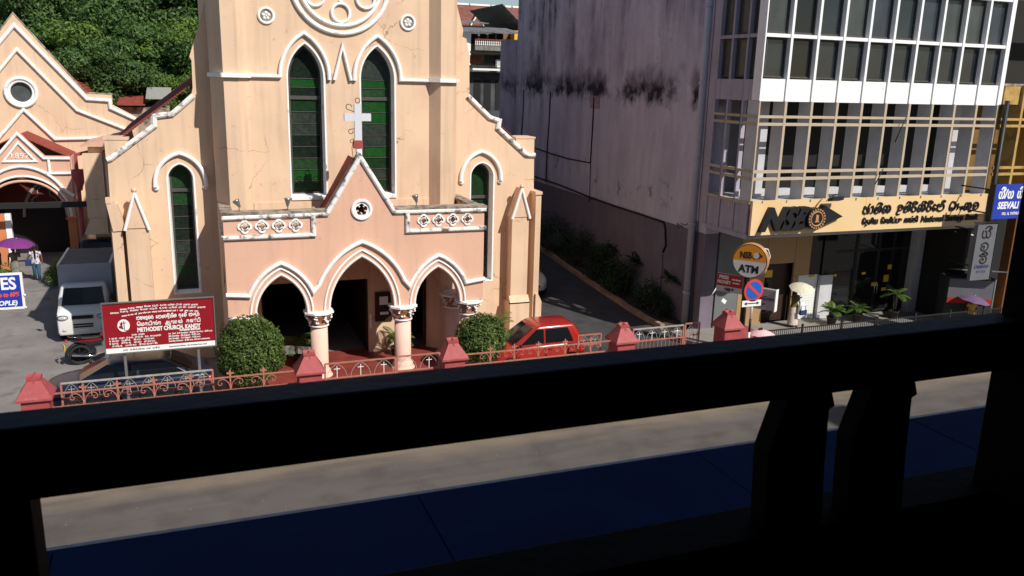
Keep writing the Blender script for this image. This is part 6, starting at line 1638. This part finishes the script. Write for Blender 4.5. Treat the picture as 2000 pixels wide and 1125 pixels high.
def fronds(mb, c, n, L, rng, up=.9, w_=.02, leaflets=12, spread=1.0):
    for k in range(n):
        a = 2 * PI * k / n + rng.uniform(-.3, .3); el = rng.uniform(.35, 1.25) * up
        pts_ = []; 
        for i in range(9):
            t_ = i / 8; r = L * t_ * math.cos(el * (1 - .2 * t_)) * spread; z = L * (math.sin(el) * t_ - .55 * t_ * t_ * math.cos(el) - .1 * t_ ** 3)
            pts_.append(Vector((c[0] + r * math.cos(a), c[1] + r * math.sin(a), c[2] + z)))
        for i in range(1, 9):
            p, q_ = pts_[i - 1], pts_[i]; d = (q_ - p); side = d.cross(Vector((0, 0, 1)))
            if side.length < 1e-5: continue
            side.normalize()
            for s_ in (-1, 1):
                for h in (0, .5):
                    b0_ = p + d * h; ll = L * .24 * math.sin(PI * (i + h) / 9.5) + .02
                    tip = b0_ + side * s_ * ll + d.normalized() * ll * .7 - Vector((0, 0, ll * .25)); j = len(mb.v)
                    mb.v += [tuple(b0_), tuple((b0_ + tip) / 2 + d.normalized() * w_), tuple(tip), tuple((b0_ + tip) / 2 - d.normalized() * w_)]
                    mb.f.append((j, j + 1, j + 2, j + 3)); mb.sm.append(False)
        mb.tube(pts_, .008, 4)
    return mb
M['pot'] = mat('dark_pot', (0.035, 0.03, 0.028), rough=.7, var=.2)
def pot_palm(label, c, Lf, seed, n=11, stem=.35, grp='potted palms in the porch', cat='plant', name='potted_palm', leaf='palm', potr=.2):
    rng = random.Random(seed)
    t = thing(name, label, cat, (c[0], c[1], c[2]), group=grp)
    MB().lathe([(potr * .7, 0), (potr, potr * 1.4), (potr * 1.1, potr * 1.45), (potr * .95, potr * 1.5), (potr * .9, potr * 1.3)], c, 16).build('pot', M['pot'], t)
    z = c[2] + potr * 1.3
    mb = MB()
    for k in range(4):
        a = rng.uniform(0, 6.28); mb.tube([(c[0] + .04 * math.cos(a), c[1] + .04 * math.sin(a), z), (c[0] + .09 * math.cos(a), c[1] + .09 * math.sin(a), z + stem)], .018, 5)
    mb.build('stems', M['bark'], t)
    fronds(MB(), (c[0], c[1], z + stem), n, Lf, rng).build('fronds', M[leaf], t)
pot_palm('potted palm in the left porch arch', (3.05, 27.75, .05), .75, 3, 12, .45)
pot_palm('potted palm against the pier right of the main doorway', (6.45, 27.75, .05), .75, 4, 12, .35)
pot_palm('palm fronds sticking out behind the right round bush', (9.55, 26.25, .02), 1.0, 5, 12, .95, grp='palms beside the porch')
for k, (px, py, L_, lb) in enumerate(((1622, 645, .62, 'grassy leaved pot plant left of the bank doors'), (1672, 640, .6, 'broad leaved pot plant right of the grassy one by the bank'), (1744, 620, .7, 'tall green pot plant beside the bank glass doors'))):
    p = at(px, py, z=.13); p.y = min(p.y, 26.6)
    p = at(px, py, y=26.3); pot_palm(lb, (p.x, 26.3, .134), L_, 30 + k, 22 if k == 0 else 12, .25 if k != 2 else .75, 'pot plants in front of the bank', potr=.22)
# shrubs along the grey wall
def shrub(label, c, r, seed, m='shrub', n=2600, ls=.06, hh=1.2, grp='shrubs along the grey wall', name='shrub'):
    rng = random.Random(seed); t = thing(name, label, 'shrub', c, group=grp)
    blobs = [(c[0] + rng.uniform(-.5, .5) * r, c[1] + rng.uniform(-.8, .8) * r, c[2] + r * hh * rng.uniform(.25, .95), r * rng.uniform(.35, .6), 1.0) for _ in range(8)]
    leaf_cloud(MB(), blobs, n, ls, rng, shell=.3).build('foliage', M[m], t)
    mb = MB()
    for b in blobs: mb.tube([c, (lerp(c[0], b[0], .6), lerp(c[1], b[1], .6), lerp(c[2], b[2], .5)), b[:3]], [.03, .02, .01], 5)
    mb.build('stems', M['bark'], t)
for k, (px, py, r, lb) in enumerate(((1270, 615, 1.0, 'dark shrub nearest the drainpipe foot'), (1215, 590, 1.15, 'dark shrub second from the drainpipe along the kerb'), (1160, 550, 1.2, 'dark shrub in the middle of the bed'), (1125, 500, 1.5, 'tall dark shrub below the end of the sagging cable'), (1085, 455, 1.4, 'dark shrub furthest up the driveway bed'), (1195, 578, .5, 'small yellowish sprig shrub beside the kerb'))):
    p = at(px, py + 18, x=18.0); z = zdrive(p.y) + .05
    shrub(lb, (18.0, p.y, z), r, 50 + k, 'shrub' if k != 5 else 'palm', 2600 if k != 5 else 500)
# wall planters
for k, (px, py, lb) in enumerate(((1195, 475, 'hanging fern high on the grey wall, left'), (1240, 500, 'hanging fern in the middle of the grey wall'), (1310, 535, 'hanging fern low on the grey wall near the drainpipe'))):
    p = at(px, py + 18, x=18.42); t = thing('wall_planter', lb, 'planter', p, group='planters hung on the grey wall')
    MB().lathe([(.08, 0), (.17, .18), (.19, .19)], p, 12).build('pot', M['pave'], t)
    fronds(MB(), (p.x, p.y, p.z + .15), 12, .62, random.Random(70 + k), 1.0).build('fern', M['shrub'], t)
# plants by the hall
shrub('lime green shrub beside the hall porch', (-6.0, 43.8, .02), .6, 81, 'lime', 900, .06, 1.0, 'plants by the hall')
shrub('mid green spiky shrub in front of the lime one, beside the truck box', (-5.75, 42.2, .02), .8, 82, 'palm', 1500, .06, .9, 'plants by the hall')
shrub('green shrub at the left edge in front of the orange wall', (-8.3, 42.0, .02), 1.0, 83, 'palm', 2200, .06, .9, 'plants by the hall')

# ================================================================== PEOPLE
def cmat(name, c, **k): return mat(name, c, rough=.8, var=.08, vs=8, bump=0, **k)
M['jeans'] = cmat('blue_jeans', (0.03, 0.10, 0.16)); M['floral'] = cmat('white_floral_cloth', (0.62, 0.56, 0.62), col2=(0.12, 0.05, 0.10), c2s=14, c2t=(.52, .58))
M['creamcloth'] = cmat('cream_cloth', (0.55, 0.48, 0.42), col2=(0.30, 0.12, 0.12), c2s=8, c2t=(.6, .66)); M['olive'] = cmat('olive_cloth', (0.12, 0.10, 0.03)); M['tancloth'] = cmat('tan_cloth', (0.22, 0.16, 0.11)); M['greycloth'] = cmat('grey_cloth', (0.20, 0.20, 0.19))
M['purple'] = cmat('purple_umbrella_cloth', (0.16, 0.03, 0.17)); M['purple2'] = cmat('grey_purple_umbrella_cloth', (0.13, 0.08, 0.16)); M['creamu'] = cmat('cream_umbrella_cloth', (0.62, 0.58, 0.45)); M['pink'] = cmat('pink_umbrella_cloth', (0.72, 0.46, 0.46)); M['navyc'] = cmat('navy_bag', (0.02, 0.04, 0.12)); M['darkcloth'] = cmat('dark_cloth', (0.03, 0.025, 0.03))
def person(label, loc, rotz, h, top, bottom, skirt=False, armL=((.24, .02, 1.12), (.26, .04, .86)), armR=((-.24, .02, 1.12), (-.26, .04, .86)), stride=.12, hair_long=True, hairm='hair', lean=0.0):
    """figure facing local -Y, built at 1.6 m and scaled"""
    t = thing('person', label, 'person', loc, rotz)
    V = []; E = []; Rr = []
    def j(p, r, par=None):
        V.append(Vector(p) if not lean else Vector((p[0], p[1] - lean * max(0, p[2] - .8), p[2]))); Rr.append(r)
        if par is not None: E.append((par, len(V) - 1))
        return len(V) - 1
    pel = j((0, 0, .88), (.145, .11)); wa = j((0, 0, 1.02), (.115, .085), pel); ch = j((0, 0, 1.20), (.135, .095), wa); sh = j((0, 0, 1.32), (.085, .07), ch)
    nk = j((0, -.005, 1.38), (.048, .048), sh); ja = j((0, -.015, 1.43), (.062, .07), nk); hd = j((0, -.01, 1.50), (.074, .088), ja); tp = j((0, 0, 1.575), (.055, .062), hd)
    ns = j((0, -.095, 1.478), (.014, .014), hd)
    hands = []
    for s_, (el, wr) in ((1, armL), (-1, armR)):
        a = j((s_ * .155, 0, 1.31), (.052, .052), sh); b = j(el, (.038, .038), a); c = j(wr, (.026, .026), b)
        d = (Vector(wr) - Vector(el)).normalized(); p = Vector(wr) + d * .06
        pm_ = j(tuple(p), (.030, .016), c); hands.append(tuple(p + d * .03))
        sd = d.cross(Vector((0, 1, 0))); sd = sd.normalized() if sd.length > .1 else Vector((1, 0, 0))
        for k, (o, L_) in enumerate(((-.021, .055), (-.007, .066), (.007, .062), (.021, .048))):
            f1_ = j(tuple(p + sd * o + d * (.02 + L_ * .5)), (.008, .008), pm_); j(tuple(p + sd * o * 1.1 + d * (.02 + L_ * .85) + Vector((0, -.02, -.004))), (.007, .007), f1_)
        th_ = j(tuple(p + sd * -.032 + d * .005 + Vector((0, -.012, 0))), (.009, .009), pm_); j(tuple(p + sd * -.042 + d * .03 + Vector((0, -.02, 0))), (.008, .008), th_)
    for s_ in (1, -1):
        dy = stride * s_
        a = j((s_ * .085, 0, .82), (.088, .088), pel); b = j((s_ * .09, -dy * .5 - .02, .46), (.056, .056), a); c = j((s_ * .09, -dy * .6 + (.06 if dy < 0 else 0), .10), (.036, .036), b); d_ = j((s_ * .095, -dy * .6 - .02, .035), (.036, .03), c); j((s_ * .10, -dy * .6 - .13, .03), (.032, .022), d_)
    me = bpy.data.meshes.new('body'); me.from_pydata([tuple(v) for v in V], E, []); me.materials.append(M['skin'])
    o = bpy.data.objects.new('body', me); COL.objects.link(o); o.parent = t
    sk = o.modifiers.new('skin', 'SKIN'); sk.use_smooth_shade = True
    for k, r in enumerate(Rr): me.skin_vertices[0].data[k].radius = r
    me.skin_vertices[0].data[0].use_root = True
    ss = o.modifiers.new('subdivision', 'SUBSURF'); ss.levels = ss.render_levels = 1
    lx = lambda z: -lean * max(0, z - .8)
    def shell(prof, m, nm):
        MB().loft([[(cx_ + rx_ * math.cos(2 * PI * k / 18), cy_ + lx(z) + ry_ * math.sin(2 * PI * k / 18), z) for k in range(18)] for (cx_, cy_, rx_, ry_, z) in prof], caps=False).build(nm, M[m], t, world=False)
    shell([(0, 0, .19, .135, .78), (0, 0, .185, .135, .88), (0, 0, .145, .11, 1.02), (0, 0, .170, .125, 1.18), (0, 0, .175, .11, 1.29), (0, 0, .12, .085, 1.345), (0, 0, .062, .062, 1.37)], top, 'top')
    for s_, (el, wr) in ((1, armL), (-1, armR)):
        a = Vector((s_ * .15, lx(1.31), 1.31)); b = Vector(el); b.y += lx(b.z)
        MB().tube([a, lerp(a, b, .4), lerp(a, b, .8)], [.072, .064, .060], 12).build('sleeve', M[top], t, world=False)
    if skirt:
        shell([(0, 0, .145, .11, 1.0), (0, 0, .19, .14, .84), (0, 0, .20, .16, .5), (0, 0, .24, .20, .12)], bottom, 'skirt')
    else:
        for s_ in (1, -1):
            dy = stride * s_
            MB().tube([(s_ * .07, 0, .92), (s_ * .085, 0, .80), (s_ * .09, -dy * .5 - .02, .46), (s_ * .09, -dy * .6 + (.05 if dy < 0 else 0), .09)], [.10, .102, .075, .062], 14).build('trouser_leg', M[bottom], t, world=False)
    MB().ball((0, .018 + lx(1.5), 1.525), (.088, .098, .088), 14, 10).build('hair', M[hairm], t, world=False)
    if hair_long: MB().tube([(0, .09 + lx(1.5), 1.50), (0, .12 + lx(1.3), 1.34), (0, .14 + lx(1.1), 1.12), (0, .13, .98)], [.05, .045, .035, .015], 8).build('plait', M[hairm], t, world=False)
    for s_ in (-1, 1): MB().ball((s_ * .028, -.083 + lx(1.5), 1.497), (.011, .008, .007), 8, 5).build('eye', M['ink'], t, world=False)
    MB().ball((0, -.088 + lx(1.45), 1.445), (.022, .008, .007), 8, 5).build('mouth', M['maroon'], t, world=False)
    k = h / 1.6; t.scale = (k, k, k)
    return t
def umbrella(label, c, r, m, tilt=(0, 0), shaft=.85, cat='umbrella'):
    t = thing('umbrella', label, cat, c); t.rotation_euler = (tilt[0], tilt[1], 0)
    vs = [(0, 0, 0)]; n = 8; fs = []
    rows = 4
    for i in range(1, rows + 1):
        f = i / rows
        for k in range(n * 2):
            a = PI * k / n; sc_k = 1 if k % 2 == 0 else .94
            vs.append((r * f * math.cos(a) * sc_k, r * f * math.sin(a) * sc_k, -.34 * r * f * f + (0 if k % 2 == 0 else .012 * f)))
    q = n * 2
    fs += [(0, 1 + k, 1 + (k + 1) % q) for k in range(q)]
    for i in range(rows - 1):
        fs += [(1 + i * q + k, 1 + (i + 1) * q + k, 1 + (i + 1) * q + (k + 1) % q, 1 + i * q + (k + 1) % q) for k in range(q)]
    cn = MB().add(vs, fs, False).build('canopy', M[m], t, world=False)
    sd = cn.modifiers.new('thickness', 'SOLIDIFY'); sd.thickness = .004
    for k in range(n):
        a = 2 * PI * k / n
        MB().tube([(0, 0, -.02), (r * .5 * math.cos(a), r * .5 * math.sin(a), -.34 * r * .25 - .012), (r * math.cos(a), r * math.sin(a), -.34 * r - .01)], .004, 4).build('rib', M['steel'], cn, world=False)
    MB().tube([(0, 0, .06), (0, 0, -shaft)], .008, 6).build('shaft', M['steel'], t, world=False)
    MB().tube([(0, 0, -shaft), (0, 0, -shaft - .1)], .015, 6).build('handle', M['plastic'], t, world=False)
    return t
# woman with cream parasol in front of the bank
person('woman in olive top and pale patterned skirt walking past the bank', (22.55, 26.45, .134), math.radians(10), 1.58, 'olive', 'creamcloth', skirt=True, armR=((-.20, -.16, 1.10), (-.10, -.30, 1.28)), armL=((.22, -.04, 1.08), (.10, -.20, .98)))
umbrella('cream parasol held over the woman in front of the bank', (22.55, 26.1, 1.98), .50, 'creamu', (.25, -.1), .62)
o = tag(MB().loft([[(22.72 + .13 * s * math.cos(2 * PI * k / 10), 26.22 + .10 * s * math.sin(2 * PI * k / 10), z) for k in range(10)] for s, z in ((.5, 1.22), (1, 1.12), (1.15, .9), (.9, .72))]).build('folded_cardigan', M['bankwhite']), 'white cardigan hanging over the arm of the parasol woman', 'cardigan')
o = tag(MB().box(22.60, 22.90, 26.08, 26.18, .70, .90).tube([(22.62, 26.13, .9), (22.66, 26.13, 1.06), (22.84, 26.13, 1.06), (22.88, 26.13, .9)], .012, 5).build('handbag', M['navyc']), 'dark handbag held by the woman in front of the bank', 'handbag')
# woman in jeans walking away on the left
person('woman in white floral blouse and blue jeans with a long black plait', (-6.86, 43.1, .01), PI + .1, 1.64, 'floral', 'jeans', armL=((.27, .0, 1.12), (.30, -.06, .90)), stride=.14)
o = tag(MB().box(-7.28, -7.02, 43.0, 43.12, .72, .98).tube([(-7.24, 43.06, .98), (-7.2, 43.06, 1.1), (-7.1, 43.06, 1.1), (-7.06, 43.06, .98)], .012, 5).build('blue_bag', M['navyc']), 'blue bag carried by the woman in jeans', 'bag')
person('woman in tan top and grey skirt under the purple umbrella near the hall', (-7.75, 43.3, .01), PI - .3, 1.55, 'tancloth', 'greycloth', skirt=True, armR=((-.24, -.10, 1.12), (-.16, -.20, 1.34)), hair_long=False)
person('person in dark clothes half hidden at the left edge near the hall', (-8.5, 43.6, .01), PI - .6, 1.6, 'darkcloth', 'darkcloth', hair_long=False)
umbrella('purple umbrella above the two figures near the hall', (-7.55, 43.2, 1.98), .78, 'purple', (.1, .12), .7)
# right: purple umbrella at the rail, pink one
p = at(1905, 578, y=24.0)
umbrella('grey purple umbrella at the right, just above the dark rail', (p.x, 24.0, p.z), .62, 'purple2', (.1, .15), .6)
person('person in yellow top under the grey purple umbrella', (p.x + .1, 24.15, .134), -.4, 1.30, 'sticker' if 'sticker' in M else 'olive', 'darkcloth', hair_long=False)
p = at(1490, 645, y=22.6)
umbrella('pale pink umbrella just showing above the dark rail beside the no parking pole', (p.x, 22.6, p.z), .44, 'pink', (.0, .0), .6)
person('person walking on the pavement under the pale pink umbrella', (p.x, 22.7, .13), PI / 2, 1.40, 'floral', 'darkcloth', hair_long=False)
